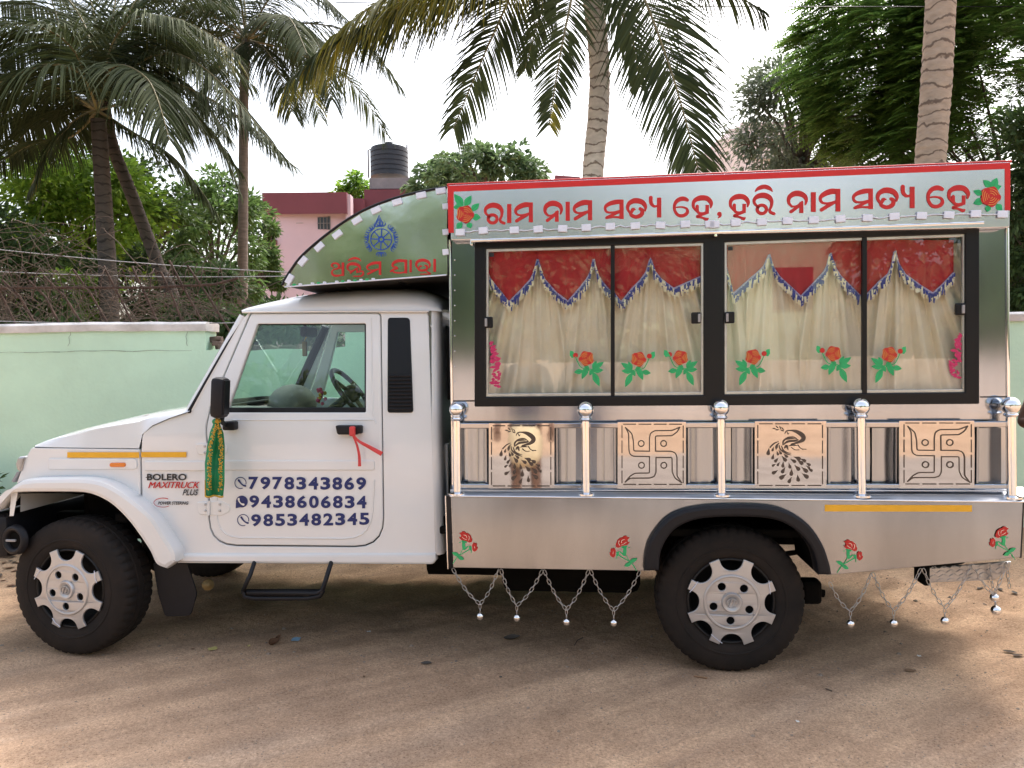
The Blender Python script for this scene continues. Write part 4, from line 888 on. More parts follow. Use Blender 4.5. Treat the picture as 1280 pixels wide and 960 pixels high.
# ---- wheels
def wheel(c, r, side_, steer=0., name='wheel'):
    """c = centre of the outer face"""
    ax = Vector((math.sin(steer) * 1, -math.cos(steer), 0)) if side_ < 0 else Vector((0, 1, 0)); c = Vector(c)
    wdt = .215; u = Vector((ax.y * -1, ax.x, 0)).normalized(); u = Vector((0, 0, 1)).cross(ax).normalized(); w_ = Vector((0, 0, 1)); m = MB(); N_ = 192
    prof = [(.205, -.012), (.218, -.001), (.24, .004), (.250, .0045), (.253, .0085), (.259, .0085), (.262, .0055), (.27, .006), (.295, .004), (r - .026, -.004), (r - .016, -.010), (r - .006, -.020), (r, -.040), (r, -.066), (r - .007, -.070), (r - .007, -.074), (r + .001, -.078), (r + .002, -.105), (r - .007, -.109), (r - .007, -.113), (r + .001, -.117), (r, -.15), (r - .006, -.19), (r - .03, -.21), (.24, -.215), (.20, -.2)]
    rows = []
    for i in range(N_):
        a = 2 * math.pi * i / N_; e = Vector((0, 0, 0)); ph = i % 4
        row = []
        for j, (q, h) in enumerate(prof):
            if 9 <= j <= 13 or 20 <= j <= 22: q = q - (.007 if ph >= 3 else 0) * (1 if j > 9 else .3)
            z = q * math.cos(a)
            p = c + ax * h + u * (math.sin(a) * q) + w_ * z
            if p.z < .002: p.z = .002
            row.append(p)
        rows.append(row)
    rows.append(rows[0]); m.grid(rows, M['rubber']); root = m.build(name, truck, sharp=40); root.name = name
    tyre = root
    m = MB(); m.lathe([(.207, -.012), (.20, -.03), (.185, -.05), (.17, -.085), (.10, -.10), (.0, -.10)], c, ax, M['dkmetal'], 40); m.lathe([(.208, -.012), (.203, -.001), (.196, -.008), (.19, -.03)], c, ax, M['dkmetal'], 40); m.build('rim', tyre)
    if side_ < 0:
        pts = []; K = .0
        Rt, Rb = .214, .152
        for k in range(8):
            a0 = R(22.5 + 45 * k); dt = R(6.8)
            pts.append((Rt * math.cos(a0 - dt), Rt * math.sin(a0 - dt))); pts.append((Rt * math.cos(a0 + dt), Rt * math.sin(a0 + dt)))
            for j in range(1, 12):
                v = j / 12; aa = a0 + dt * (1 - v) + (R(45) - dt) * v if False else a0 + dt + (R(45) - 2 * dt) * (.5 - .5 * math.cos(math.pi * v)) * .86 + (R(45) - 2 * dt) * .14 * v
                rr = Rt - (Rt - Rb) * math.sin(math.pi * v) ** .55; pts.append((rr * math.cos(aa), rr * math.sin(aa)))
        holes = []
        for k in range(5):
            a0 = R(-70 + 72 * k + 20); holes.append([(.088 * math.cos(a0) + .019 * math.cos(t), .088 * math.sin(a0) + .019 * math.sin(t)) for t in [2 * math.pi * q / 14 for q in range(14)]])
        def sf(x, y):                          # dish: spokes lie back a little towards the rim
            d = math.hypot(x, y); h = .018 - .035 * max(0, d - .12) ** 1.0 * 2.2; p = c + ax * h + u * x + w_ * (-y); return p
        mb = MB(); e_ = .010; S0 = 1.0
        vs_, fs_ = fill2d([pts] + holes, .003, .003)
        mb.add([sf(v.x, -v.y) + ax * (v.z - .006) for v in vs_], fs_, M['silver'], True); cov = mb.build('wheel_cover', tyre, sharp=30)
        mb = MB(); mb.lathe([(.118, .010), (.121, .020), (.127, .0225), (.133, .020), (.137, .008)], c, ax, M['silver'], 44); mb.lathe([(0, .024), (.030, .024), (.034, .028), (.044, .028), (.048, .022), (.05, .016)], c, ax, M['silver'], 32); mb.build('centre_cap', cov, sharp=50)
        mb = MB()
        for dx in (-.007, .007):
            a, b = c + ax * .0285 + u * (dx - .006) - w_ * .017, c + ax * .0285 + u * (dx + .006) + w_ * .017; mb.tube([a, a.lerp(b, .5) + u * .002 * (1 if dx > 0 else -1), b], .0028, M['silver'], 6)
        mb.tube([c + ax * .0285 + u * .021 * math.cos(t) * 1.15 + w_ * .021 * math.sin(t) for t in [2 * math.pi * k / 24 for k in range(25)]], .002, M['silver'], 5, caps=False); mb.build('emblem', cov)
        mb = MB()
        for k in range(8):
            a0 = R(22.5 + 45 * k); p = c + ax * .0 + (u * math.cos(a0) + w_ * math.sin(a0)) * .196 + ax * .006; mb.lathe([(.009, -.004), (.009, .003), (.006, .004), (.005, .001), (0, .001)], p, ax, M['dkmetal'], 12)
        mb.build('stud', cov)
        mb = MB()
        for k in (0, 3, 5): 
            a0 = R(22.5 + 45 * k); p = c + ax * .012 + (u * math.cos(a0) + w_ * math.sin(a0)) * .19; d = (u * math.cos(a0 + 1.3) + w_ * math.sin(a0 + 1.3)); mb.tube([p - d * .03, p + ax * .008, p + d * .035 + ax * .004], .0018, M['strip'], 5)
        mb.build('cable_tie', cov)
    return tyre
RW = W(914, 757, 0); FWc = W(88, 743, 0)
wheel((RW.x, 0, .348), .352, -1); wheel((FWc.x, -.01, .352), .358, -1, R(-7)); wheel((RW.x, 1.62, .348), .352, 1); wheel((FWc.x, 1.62, .352), .356, 1)

# ---- underbody
UB = M['under']; m = MB(); xa = W(-20, 700, .4).x; xz = W(1240, 700, .4).x
for y in (.42, 1.2): m.box(((xa + xz) / 2, y, .60), (xz - xa, .07, .14), UB, .01)
for x in (xa + .2, -2.0, -1.1, 0.0, .65, 1.4, xz - .1): m.box((x, .81, .60), (.07, .75, .10), UB, .01)
m.build('chassis_rail', truck)
for x in (RW.x, FWc.x):
    m = MB(); m.tube([(x, .12, .345), (x, 1.5, .345)], .05, UB, 10); m.sphere((x + .02, .85, .345), .14, UB, 14); m.build('axle', truck)
for y in (.42, 1.2):
    m = MB()
    for k in range(4): m.tube([(RW.x - .5 + k * .07, y, .50 - k * .012), (RW.x, y, .42 - k * .012), (RW.x + .5 - k * .07, y, .50 - k * .012)], .014, UB, 5)
    m.build('leaf_spring', truck)
m = MB(); m.box((-1.7, .8, .52), (1.2, .5, .30), UB, .05); m.box((-2.45, .8, .75), (.8, .95, .45), UB, .05); m.tube([(-1.2, .85, .45), (RW.x, .85, .38)], .045, UB, 10); m.build('drivetrain', truck)
m = MB(); m.box((-1.0, 1.28, .44), (.95, .42, .36), UB, .04); m.build('fuel_tank', truck)
m = MB(); m.box((-.1, .85, .42), (.75, .95, .34), UB, .05); m.build('shade_box', truck)  # unseen box, added to block light under the truck
m = MB(); m.tube([(1.75, .8, .40), (1.75, .8, .56)], .34, UB, 24); m.build('shade_spare_wheel', truck)  # unseen wheel mass, added to darken the ground beneath
m = MB(); m.tube([(-1.6, .55, .42), (-.4, .55, .40), (.2, .6, .42)], .05, UB, 10); m.tube([(-.9, .55, .40), (-.4, .55, .40)], .10, UB, 12); m.build('exhaust', truck)
m = MB(); m.box((-1.5, .8, .70), (2.0, 1.4, .05), UB, .01); m.build('floor_pan', truck)
m = MB(); m.box((W(700, 700, 0).x + .5, .82, .66), (W(1270, 650, 0).x - W(566, 650, 0).x - .1, 1.5, .04), UB, .01); m.box((W(600, 716, .1).x, .14, .50), (.30, .10, .06), UB, .01); m.build('load_bed', truck)
mf = plate('mud_flap', [rounded([(191, 704, 2), (234, 704, 2), (246, 742, 4), (238, 770, 5), (206, 771, 5), (197, 742, 4)])], plane(.10), BK, .012, .003, truck)
m = MB(); m.lathe([(.0, .01), (.012, .01), (.014, .004), (.020, .004), (.022, .0), (.030, .0), (.032, -.02), (0, -.02)], W(260, 731, .14), (.5, -1, .25), M['brass'], 20); m.build('drain_plug', truck)
m = MB(); sf_ = plane(-.02); up_ = [W(318, 703, .05), sf_(313, 718), sf_(304, 738), sf_(310, 742), sf_(396, 742), sf_(403, 738), sf_(410, 716), W(414, 703, .05)]
m.tube(up_, .0115, BK, 8); lo_ = [sf_(304, 739), sf_(306, 746), sf_(318, 748), sf_(385, 748), sf_(400, 745), sf_(404, 738)]; m.tube(lo_, .0115, BK, 8)
a = [W(305, 739, .10), W(403, 739, .10)]; m.tube([sf_(304, 740), a[0], a[1], sf_(403, 740)], .011, BK, 8)
for k in (.3, .6): m.tube([sf_(304, 740).lerp(a[0], k), sf_(403, 740).lerp(a[1], k)], .006, BK, 6)
m.build('side_step', truck)
m = MB(); a = W(1012, 738, .25); m.box(a, (.1, .1, .12), UB, .02); m.tube([a, W(1030, 742, .25)], .02, UB, 8); m.build('shackle', truck)
# ================================================================== THE STEEL BOX
ST = M['steel']; PO = M['polish']; SA = M['satin']; BX0 = W(564, 450, .05).x; BX1 = W(1260, 450, .05).x
ztop = W(910, 219, .05).z; ztl = W(562, 236, .05).z; ztr = W(1260, 208, .05).z
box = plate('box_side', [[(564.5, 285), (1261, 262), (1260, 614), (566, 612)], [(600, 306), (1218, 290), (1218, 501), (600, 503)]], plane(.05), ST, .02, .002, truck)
m = MB(); zb_ = .66
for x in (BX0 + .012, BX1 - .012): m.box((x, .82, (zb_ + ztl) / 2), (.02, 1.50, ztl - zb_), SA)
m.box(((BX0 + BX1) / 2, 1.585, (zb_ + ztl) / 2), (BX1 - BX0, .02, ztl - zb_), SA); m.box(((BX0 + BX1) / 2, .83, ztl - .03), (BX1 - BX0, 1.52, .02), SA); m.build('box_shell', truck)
m = MB()
for a, b in (((562, 300), (566.5, 617)), ((1259, 285), (1261, 615))): m.tube([W(*a, .045), W(*b, .045)], .007, M['chrome'], 6)
m.build('corner_trim', box)
m = MB(); jt = plane(.0455)
for x0, x1, y0, y1 in ((567, 593, 500.5, 500.3), (1226, 1259, 495.5, 495.2)): m.quad(jt(x0, y0), jt(x1, y1), jt(x1, y1 + 1.6), jt(x0, y0 + 1.6), M['frameblk'])
for k in range(9): m.sphere(W(568.5, 325 + k * 19, .049), .004, M['chrome'], 6)
m.build('joint', box)
# window frame
wf = plate('window_frame', [rounded([(593, 300.5, 2), (1224.5, 283, 2), (1224.5, 505, 2), (593, 508.5, 2)]), [(607, 311), (880, 303.3), (880, 494), (607, 496.5)], [(905, 302.3), (1207, 292), (1207, 490.5), (905, 493.5)]], plane(.03), M['frameblk'], .03, .004, truck)
AL = mat('aluminium_channel', (.55, .55, .52), .4, .8, var=.15, vscale=20)
for P_, in (([(607.5, 311.2), (879.5, 303.5), (879.5, 493.8), (607.5, 496.2)],), ([(905.5, 302.5), (1206.5, 292.3), (1206.5, 490.3), (905.5, 493.2)],)):
    c0, c1, c2, c3 = P_; plate('window_channel', [P_, [(c0[0] + 3, c0[1] + 3.6), (c1[0] - 3, c1[1] + 3.6), (c2[0] - 3, c2[1] - 4), (c3[0] + 3, c3[1] - 4)]], plane(.042), AL, .02, .002, wf)
for xa_, xb_, y0, y1 in ((763.5, 768.5, 306.5, 495), (1078, 1084, 296.5, 492)): plate('mullion', [[(xa_, y0), (xb_, y0), (xb_, y1), (xa_, y1)]], plane(.036), M['frameblk'], .022, .002, wf)
panes = [(611, 763.5, 314.6, 310.4, 492.5, 491.5), (768.5, 876.5, 310.2, 307, 491.5, 490.2), (909, 1078, 305.6, 300.4, 489.6, 488.6), (1084, 1203.5, 300.2, 296, 488.4, 487)]
for k, (xa_, xb_, ya, yb, yc, yd) in enumerate(panes):
    pn = plate('window_pane', [[(xa_, ya), (xb_, yb), (xb_, yd), (xa_, yc)]], plane(.047 if k % 2 == 0 else .052), M['pane'], .003, 0, wf)
for x, y in ((610.5, 403), (870, 397.5), (912, 397), (1200, 386.5)):
    m = MB(); m.box(W(x, y, .036), (.045, .02, .055), M['frameblk'], .006); m.box(W(x + (4 if x in (870, 1200) else -3), y, .024), (.012, .012, .04), M['grey'], .003); m.build('latch', wf)
m = MB(); vs_ = plane(.0445); m.quad(vs_(611.5, 316), vs_(617.5, 316), vs_(617.5, 321), vs_(611.5, 321), M['ink']); m.quad(vs_(910, 308), vs_(916, 308), vs_(916, 313), vs_(910, 313), M['ink']); m.build('glass_stamp', wf)
# roses and edge flowers on the glass
def leafpoly(x0, y0, x1, y1, w):
    d = Vector((x1 - x0, y1 - y0)); n_ = Vector((-d.y, d.x)).normalized() * w * .5; o = Vector((x0, y0)); pts = []
    for t, k in ((0, 0), (.2, .62), (.42, 1), (.65, .85), (.85, .4), (1, 0)): p = o + d * t + n_ * k; pts.append((p.x, p.y))
    for t, k in ((.85, .42), (.65, .82), (.42, 1), (.2, .6)): p = o + d * t - n_ * k; pts.append((p.x, p.y))
    return pts
def rose(name, par, cx, cy, sx, sc, surf, leaves, flower=9.3, bud=True, off=.0015, lines='yellowline', vein=True, seed=1):
    m = MB(); T = lambda x, y: (cx + x * sx * sc, cy + y * sc)
    def tp(pts): return [T(*p) for p in pts]
    for l in leaves:
        poly_into(m, tp(leafpoly(*l)), surf, M['green'], off)
        if vein: ribbon_into(m, [(*T(l[0] * .9 + l[2] * .1, l[1] * .9 + l[3] * .1), .5 * sc), (*T(l[0] * .1 + l[2] * .9, l[1] * .1 + l[3] * .9), .4 * sc)], surf, M['dkgreen'], off + .0025, cap=False)
    if bud:
        ribbon_into(m, [(*T(14, -2), 1.2 * sc), (*T(11, 5), 1.2 * sc), (*T(6, 12), 1.2 * sc), (*T(-6, 14), 1 * sc)], surf, M['green'], off)
        poly_into(m, tp([(13, -2), (17, -9), (21, -10), (21.5, -4), (19, -.5)]), surf, M['green'], off); poly_into(m, tp([(14.0 + 3.3 * math.cos(a), -4 + 3.2 * math.sin(a)) for a in [2 * math.pi * k / 12 for k in range(12)]]), surf, M['red'], off + .0012)
    r = random.Random(seed); n_ = 20
    poly_into(m, tp([(flower * (1 + .09 * math.sin(5 * a + 1) + .04 * math.sin(9 * a)) * math.cos(a), flower * (1 + .09 * math.sin(5 * a + 1)) * math.sin(a)) for a in [2 * math.pi * k / n_ for k in range(n_)]]), surf, M['red'], off + .0035)
    for k in range(11):
        a = k * 2.1 + .3; q = flower * (.18 + .075 * k); 
        ribbon_into(m, [(*T(q * math.cos(a + t) * (1 - .12 * math.sin(t * 3)), q * math.sin(a + t)), .42 * sc) for t in (0, .5, 1.0, 1.5)], surf, M[lines], off + .0065, n=3, cap=False)
    return m.build(name, par)
RL = [(-8, 14, -22.5, 4.5, 7), (-8, 14, -13, 3, 6), (-7, 16, -22, 15, 7), (-8, 17, -17, 36, 8.5), (4, 16, 16, 18, 7), (-2, 9, 6, 27, 8), (-4, 16, 3, 8, 6), (-9, 13, -4, 22, 6)]
gp = plane(.0455)
for k, (x, y, s) in enumerate(((733, 448, -1), (798, 449, 1), (850.5, 447, -1), (941, 446, 1), (1041.5, 442, -1), (1111, 443, 1))): rose('rose_sticker', wf, x, y, s, 1.0 if k > 2 else .97, gp, RL, seed=k)
def edge_flower(x, y0, y1, dirn, seed):
    m = MB(); r = random.Random(seed); n_ = 26
    for k in range(n_):
        t = k / n_; y = y0 + (y1 - y0) * t; wd = 2 + 15 * math.sin(math.pi * min(1, t * .62)) ** 1.3 if t < .85 else 12
        for q in range(2):
            a = x + dirn * r.uniform(0, wd * .75); ln_ = r.uniform(6, 12); an = r.uniform(-1.2, .3)
            poly_into(m, leafpoly(a, y, a + dirn * ln_ * math.cos(an) * .7, y + ln_ * math.sin(an), r.uniform(2.6, 4)), gp, M['magenta'], .001)
    return m.build('flower_sticker', wf)
edge_flower(611.5, 432, 484, 1, 3); edge_flower(1202.5, 420, 474, -1, 4)
# black strip over the window frame, and the hand rail
plate('black_strip', [[(593, 296.5), (1214, 275.5), (1221, 282), (593, 301)]], plane(.022), M['frameblk'], .03, .003, truck)
m = MB(); m.tube([W(589, 301, -.012), W(1229, 278.5, -.012)], .0105, M['chrome'], 10)
for x, y in ((590, 301), (894, 290.3), (1228, 278.5)): m.tube([W(x, y, -.012), W(x, y + 1, .05)], .009, M['chrome'], 8); m.box(W(x, y + 2, .0), (.014, .03, .03), M['chrome'], .003)
m.build('hand_rail', truck)
# sign board
SGY = -.02; sg_ = plane(SGY)
sign = plate('sign_board', [rounded([(560, 231.5, 2), (1263, 202.5, 2), (1262, 284, 1), (564, 300, 1)])], sg_, M['signsteel'], .06, .003, truck)
m = MB(); sgo = plane(SGY - .0012)
m.grid([[sgo(x, 232.2 - (x - 560) * 29 / 703), sgo(x, 239.8 - (x - 560) * 29 / 703)] for x in (559.5, 800, 1040, 1263)], M['signred'], False)
m.grid([[W(559.5, 239, SGY - .0013), W(567, 239, SGY - .0013)], [W(560.5, 291, SGY - .0013), W(567.3, 291, SGY - .0013)]], M['signred'], False)
m.grid([[W(1256, 210, SGY - .0013), W(1263, 210, SGY - .0013)], [W(1256, 263, SGY - .0013), W(1263, 263, SGY - .0013)]], M['signred'], False); m.build('red_border', sign)
m = MB(); a, b = W(559, 232, .0), W(1264, 202.8, .0); a.y += .0; m.tube([a + Vector((0, .0, .004)), b + Vector((0, .0, .004))], .006, M['signred'], 6); m.build('top_edge', sign)
GL = {  # hand lettered strokes: nominal box + strokes
 'ra': ((350, 205, 545, 398), [[(398, 322, 16), (372, 296, 20), (368, 264, 24), (393, 236, 34), (440, 224, 40), (488, 238, 38), (514, 274, 28), (512, 318, 20), (499, 350, 20), (506, 371, 22), (535, 384, 22)], [(432 + 39 * math.cos(R(a)), 346 + 36 * math.sin(R(a)), 24) for a in range(-150, 230, 20)]]),
 'aa': ((563, 210, 597, 384), [[(580, 212, 33), (580, 382, 33)]]),
 'ma': ((620, 198, 788, 377), [[(772, 200, 31), (772, 376, 32)], [(772, 222, 34), (722, 220, 38), (668, 240, 34), (637, 270, 24), (648, 304, 18), (690, 313, 14), (757, 298, 15)], [(757, 300, 18), (712, 322, 26), (645, 364, 24)]]),
 'na': ((885, 192, 1058, 370), [[(925, 316, 16), (900, 286, 22), (903, 243, 30), (940, 214, 38), (985, 210, 40), (1028, 230, 34), (1044, 264, 24), (1036, 300, 12)], [(922, 316, 14), (965, 312, 14), (1010, 280, 18)], [(1006, 288, 22), (965, 325, 22), (918, 358, 24)], [(1003, 278, 27), (1003, 369, 29)]]),
 'sa': ((135, 172, 316, 350), [[(298, 174, 32), (298, 346, 34)], [(298, 192, 32), (240, 197, 36), (182, 216, 30), (152, 246, 22), (168, 284, 18), (225, 288, 15), (288, 274, 18)], [(286, 280, 20), (235, 302, 22), (165, 336, 22)], [(165, 337, 18), (225, 330, 14), (290, 332, 18)]]),
 'ta': ((335, 163, 525, 342), [[(372, 292, 16), (352, 252, 24), (367, 207, 32), (420, 184, 40), (480, 197, 38), (510, 235, 28), (508, 274, 12)], [(372, 284, 14), (385, 313, 26), (430, 328, 28), (474, 308, 32), (482, 272, 30), (462, 256, 24)], [(385, 296, 16), (398, 264, 28), (420, 262, 10)]]),
 'ya': ((543, 155, 650, 334), [[(558, 158, 30), (561, 205, 28), (588, 234, 20), (632, 225, 14)], [(632, 157, 34), (632, 333, 34)]]),
 'e': ((755, 148, 900, 326), [[(882, 178, 26), (846, 166, 34), (802, 178, 32), (772, 215, 26), (770, 268, 22), (802, 313, 24), (850, 316, 26), (882, 290, 26), (876, 255, 18), (832, 240, 13), (785, 244, 11)]]),
 'ha': ((918, 135, 1110, 360), [[(962, 276, 14), (936, 236, 22), (946, 186, 30), (1000, 160, 40), (1060, 166, 38), (1094, 205, 30), (1090, 246, 12)], [(970, 234, 26), (976, 284, 22), (1012, 298, 18), (1052, 288, 20)], [(1060, 222, 28), (1058, 300, 26)], [(1050, 298, 16), (968, 324, 20), (1012, 334, 16), (1052, 350, 24), (1066, 342, 12)]]),
 'i': ((305, 115, 470, 180), [[(314, 172, 10), (342, 146, 28), (395, 131, 34), (440, 146, 28), (464, 172, 10)]]),
 'comma': ((1150, 285, 1188, 340), [[(1168, 303, 36), (1173, 320, 22), (1156, 338, 6)]]),
 'a': ((15, 535, 180, 690), [[(160, 540, 32), (160, 682, 32)], [(62, 590, 14), (40, 575, 18), (52, 552, 20), (88, 548, 22), (120, 570, 26), (105, 602, 20), (62, 612, 14)], [(62, 612, 14), (42, 640, 22), (58, 674, 26), (105, 680, 24), (160, 668, 14)], [(105, 602, 16), (158, 596, 12)]]),
 'nta': ((195, 540, 385, 692), [[(232, 630, 14), (208, 600, 22), (222, 562, 34), (275, 552, 38), (325, 570, 34), (345, 600, 22), (338, 625, 12)], [(230, 630, 12), (275, 622, 14), (315, 598, 18)], [(300, 606, 18), (262, 632, 20), (240, 650, 20)], [(312, 598, 24), (312, 650, 22)], [(330, 640, 20), (368, 632, 18), (376, 660, 22), (350, 684, 18), (270, 686, 12)]]),
 'ja': ((660, 508, 845, 662), [[(828, 510, 32), (828, 655, 32)], [(828, 524, 32), (755, 522, 36), (700, 545, 32), (690, 580, 22), (730, 590, 18), (742, 605, 14)], [(668, 636, 18), (700, 612, 22), (742, 605, 16)], [(690, 618, 18), (705, 642, 20), (765, 650, 18), (828, 640, 16)]]),
 'tra': ((925, 500, 1100, 668), [[(958, 600, 14), (940, 570, 24), (955, 532, 34), (1010, 515, 38), (1062, 530, 36), (1086, 562, 26), (1080, 596, 12)], [(958, 596, 14), (972, 618, 24), (1015, 625, 26), (1052, 610, 26), (1056, 580, 26), (1036, 572, 18)], [(968, 605, 14), (985, 580, 24), (1002, 580, 10)], [(1030, 622, 12), (1070, 645, 16), (1090, 660, 16), (985, 664, 11)]]),
}
def glyphs(name, par, surf, mt, items, off=.0015, wk=1.16):
    m = MB()
    for key, l, t, r, b in items:
        (x0, y0, x1, y1), strokes = GL[key]; kx = (r - l) / (x1 - x0); ky = (b - t) / (y1 - y0)
        for s in strokes: ribbon_into(m, [(l + (x - x0) * kx, t + (y - y0) * ky, w * (kx + ky) * .5 * wk) for x, y, w in s], surf, mt, off, cap=len(s) > 2)
    return m.build(name, par)
q1 = lambda l, t, r, b: (555 + l / 7.111, 225 + t / 7.111, 555 + r / 7.111, 225 + b / 7.111)
q2 = lambda l, t, r, b: (735 + l / 7.111, 225 + t / 7.111, 735 + r / 7.111, 225 + b / 7.111)
q3 = lambda l, t, r, b: (900 + l / 7.111, 215 + t / 7.111, 900 + r / 7.111, 215 + b / 7.111)
q4 = lambda l, t, r, b: (1070 + l / 6.4, 200 + t / 6.4, 1070 + r / 6.4, 200 + b / 6.4)
q5 = lambda l, t, r, b: (410 + l / 8.533, 265 + t / 8.533, 410 + r / 8.533, 265 + b / 8.533)
glyphs('lettering', sign, sg_, M['red'], [('ra', *q1(350, 205, 545, 398)), ('aa', *q1(563, 212, 597, 384)), ('ma', *q1(620, 198, 788, 377)), ('na', *q1(885, 190, 1058, 372)), ('aa', *q1(1083, 192, 1116, 364)), ('ma', *q1(1140, 178, 1315, 358)),
  ('sa', *q2(135, 172, 316, 350)), ('ta', *q2(335, 163, 525, 342)), ('ya', *q2(543, 155, 650, 334)), ('e', *q2(755, 148, 900, 326)), ('ha', *q2(918, 135, 1110, 360)), ('comma', *q2(1150, 285, 1188, 340)),
  ('ha', *q3(75, 193, 265, 426)), ('ra', *q3(285, 188, 490, 386)), ('i', *q3(305, 115, 470, 180)), ('na', *q3(595, 172, 782, 366)), ('aa', *q3(808, 178, 850, 357)), ('ma', *q3(872, 148, 1066, 352)), ('sa', *q4(-37, 227, 134, 396)),
  ('ta', *q4(156, 222, 340, 392)), ('ya', *q4(358, 212, 467, 386)), ('e', *q4(563, 205, 706, 380)), ('ha', *q4(725, 200, 910, 415))])
SLR = [(2, -12, -9, -22, 9), (3, -11, 9, -25, 10), (1, -10, 15, -14, 8), (-9, -3, -22, -8, 8), (-8, 4, -22, 9, 10), (-2, 11, -4, 20, 8), (8, 9, 16, 19, 9)]
rose('rose_motif', sign, 1237.5, 246, 1, .95, sg_, [tuple(v * 1.0 for v in l) for l in SLR], flower=13, bud=False, seed=8)
SLL = [(-2, -10, -14, -26, 10), (-1, -10, 8, -24, 9), (-4, -10, -15, -9, 8), (7, -4, 18, -14, 8), (8, 3, 20, 4, 9), (-4, 10, -11, 19, 8), (4, 10, 7, 18, 8)]
rose('rose_motif', sign, 581.5, 268, 1, .98, sg_, SLL, flower=11, bud=False, seed=9)
# LED tape
lm = [(550 + x / 3.556, 190 + y / 3.556) for x, y in ((90, 357), (192, 349), (330, 347), (436, 343), (545, 340), (650, 336), (757, 331), (868, 328), (980, 325), (1090, 321), (1200, 320))] + [(890 + x / 3.282, 190 + y / 3.282) for x, y in ((10, 297), (98, 290), (205, 287), (310, 282), (417, 279), (527, 274), (638, 270), (748, 264), (860, 261), (972, 258), (1082, 253), (1192, 255))]
m = MB(); wr = []
for i in range(len(lm) - 1):
    (x, y), (x2, y2) = lm[i], lm[i + 1]
    for k in range(5): t = k / 5; wr.append(W(x + (x2 - x) * t, y + (y2 - y) * t + math.sin(math.pi * t) * rnd.uniform(-1.2, 1.8), SGY - .006))
m.tube(wr, .0028, M['strip'], 5); m.build('led_wire', sign)
for x, y in lm:
    m = MB(); m.box(W(x, y, SGY - .007), (.044, .010, .032), M['strip'], .002, Matrix.Rotation(rnd.uniform(-.08, .08), 3, 'Y')); m.build('led_module', sign)
# wind deflector over the cab
cap_top = cr([(353, 357), (357, 349), (364, 338), (376, 322), (398, 302), (430, 278), (462, 260), (500, 246.5), (535, 238.5), (559, 234.5)], 5)
CPY = .03; cpl = plane(CPY)
cap = plate('wind_deflector', [cap_top + [(559, 343.5), (470, 350), (356, 358.5)]], cpl, M['cappol'], .012, .002, truck); mirror_copy(cap, truck)
m = MB(); tp_ = [cpl(x, y - .5) for x, y in cap_top]; m.grid([[p + Vector((0, .006 + 1.56 * k / 4, 0)) for k in range(5)] for p in tp_], SA); m.tube([p + Vector((0, -.002, .0)) for p in tp_], .007, M['frameblk'], 6); m.build('deflector_top', cap)
bt = [cpl(x, y) for x, y in ((357, 358), (470, 350), (558, 343.5))]; m = MB(); m.grid([[p + Vector((0, .01 + 1.5 * k / 4, .004 if k else 0)) for k in range(5)] for p in bt], M['cloth']); m.build('deflector_lining', cap)
m = MB(); ribs = plane(CPY + .04)
for x, y in ((425, 352), (500, 347)): m.box(W(x, y + 2.5, CPY + .2), (.03, .35, .03), M['frameblk'])
m.build('deflector_frame', cap)
m = MB()
for i in range(15):
    x = 360 + i * 7.6
    if 378 < x < 388 or 410 < x < 420: continue
    m.box(W(x, 356.5 - (x - 360) * .072, CPY - .004), (.016, .006, .010), M['green'] if i % 2 else M['strip'], .002)
m.tube([cpl(356, 358.8) + Vector((0, -.003, 0)), cpl(470, 350.3) + Vector((0, -.003, 0)), cpl(558, 343.8) + Vector((0, -.003, 0))], .004, M['strip'], 5); m.build('edge_trim', cap)
for x, y, an in ((362, 349, -58), (378.5, 326.5, -48), (399, 308.5, -40), (421.5, 293, -35), (446, 275.5, -30), (470, 262.5, -22), (496.5, 252.5, -15), (526.5, 244, -10), (551, 238.5, -6), (557, 258, 85), (557, 290, 85), (557, 315, 85)):
    m = MB(); wd = .05 if an < 0 else .028; m.box(W(x, y, CPY - .004), (wd, .010, .030), M['strip'], .002, Matrix.Rotation(-R(an) * -1, 3, 'Y')); m.build('led_module', cap)
# wheel emblem
m = MB(); BL = M['blue']; ex, ey = 475.5, 299.2
E = lambda x, y: (410 + x / 8.533, 265 + y / 8.533)
def ering(x, y, r, w, m=m): 
    ribbon_into(m, [(*E(x + r * math.cos(t), y + r * math.sin(t)), w / 8.533) for t in [2 * math.pi * k / 30 for k in range(31)]], cpl, BL, .0015, n=1, smooth=False, cap=False)
ering(568, 292, 112, 9); ering(568, 292, 27, 18)
for k in range(8): a = R(22.5 * 0 + 45 * k + 3); ribbon_into(m, [(*E(568 + 30 * math.cos(a), 292 + 30 * math.sin(a)), 1.3), (*E(568 + 110 * math.cos(a), 292 + 110 * math.sin(a)), 1.3)], cpl, BL, .0015, cap=False)
def petal(A, L_, wd, r0=136):
    t_ = Vector((math.cos(A), math.sin(A))); s__ = Vector((-t_.y, t_.x)); c_ = Vector((568, 292)) + t_ * r0
    def q(u, v): p = c_ + s__ * u + t_ * v; return E(p.x, p.y)
    for sg_ in (-1, 1):
        for st in ([(0, 4, 8), (22, 2, 10), (40, 12, 12), (46, 30, 8), (40, 46, 3)], [(4, 8, 10), (18, 16, 14), (26, 34, 9), (20, 52, 3)], [(0, 0, 6), (4, 24, 12), (2, 52, 3)]):
            ribbon_into(m, [(*q(u * sg_ * wd, v * L_), w * .72 / 8.533) for u, v, w in st], cpl, BL, .0015)
for a in (-135, -45, -172, -8, 150, 30, 90): petal(R(a), .95, 1.1)
petal(R(-95), 1.1, 1.3)
tx, ty = 545, 95
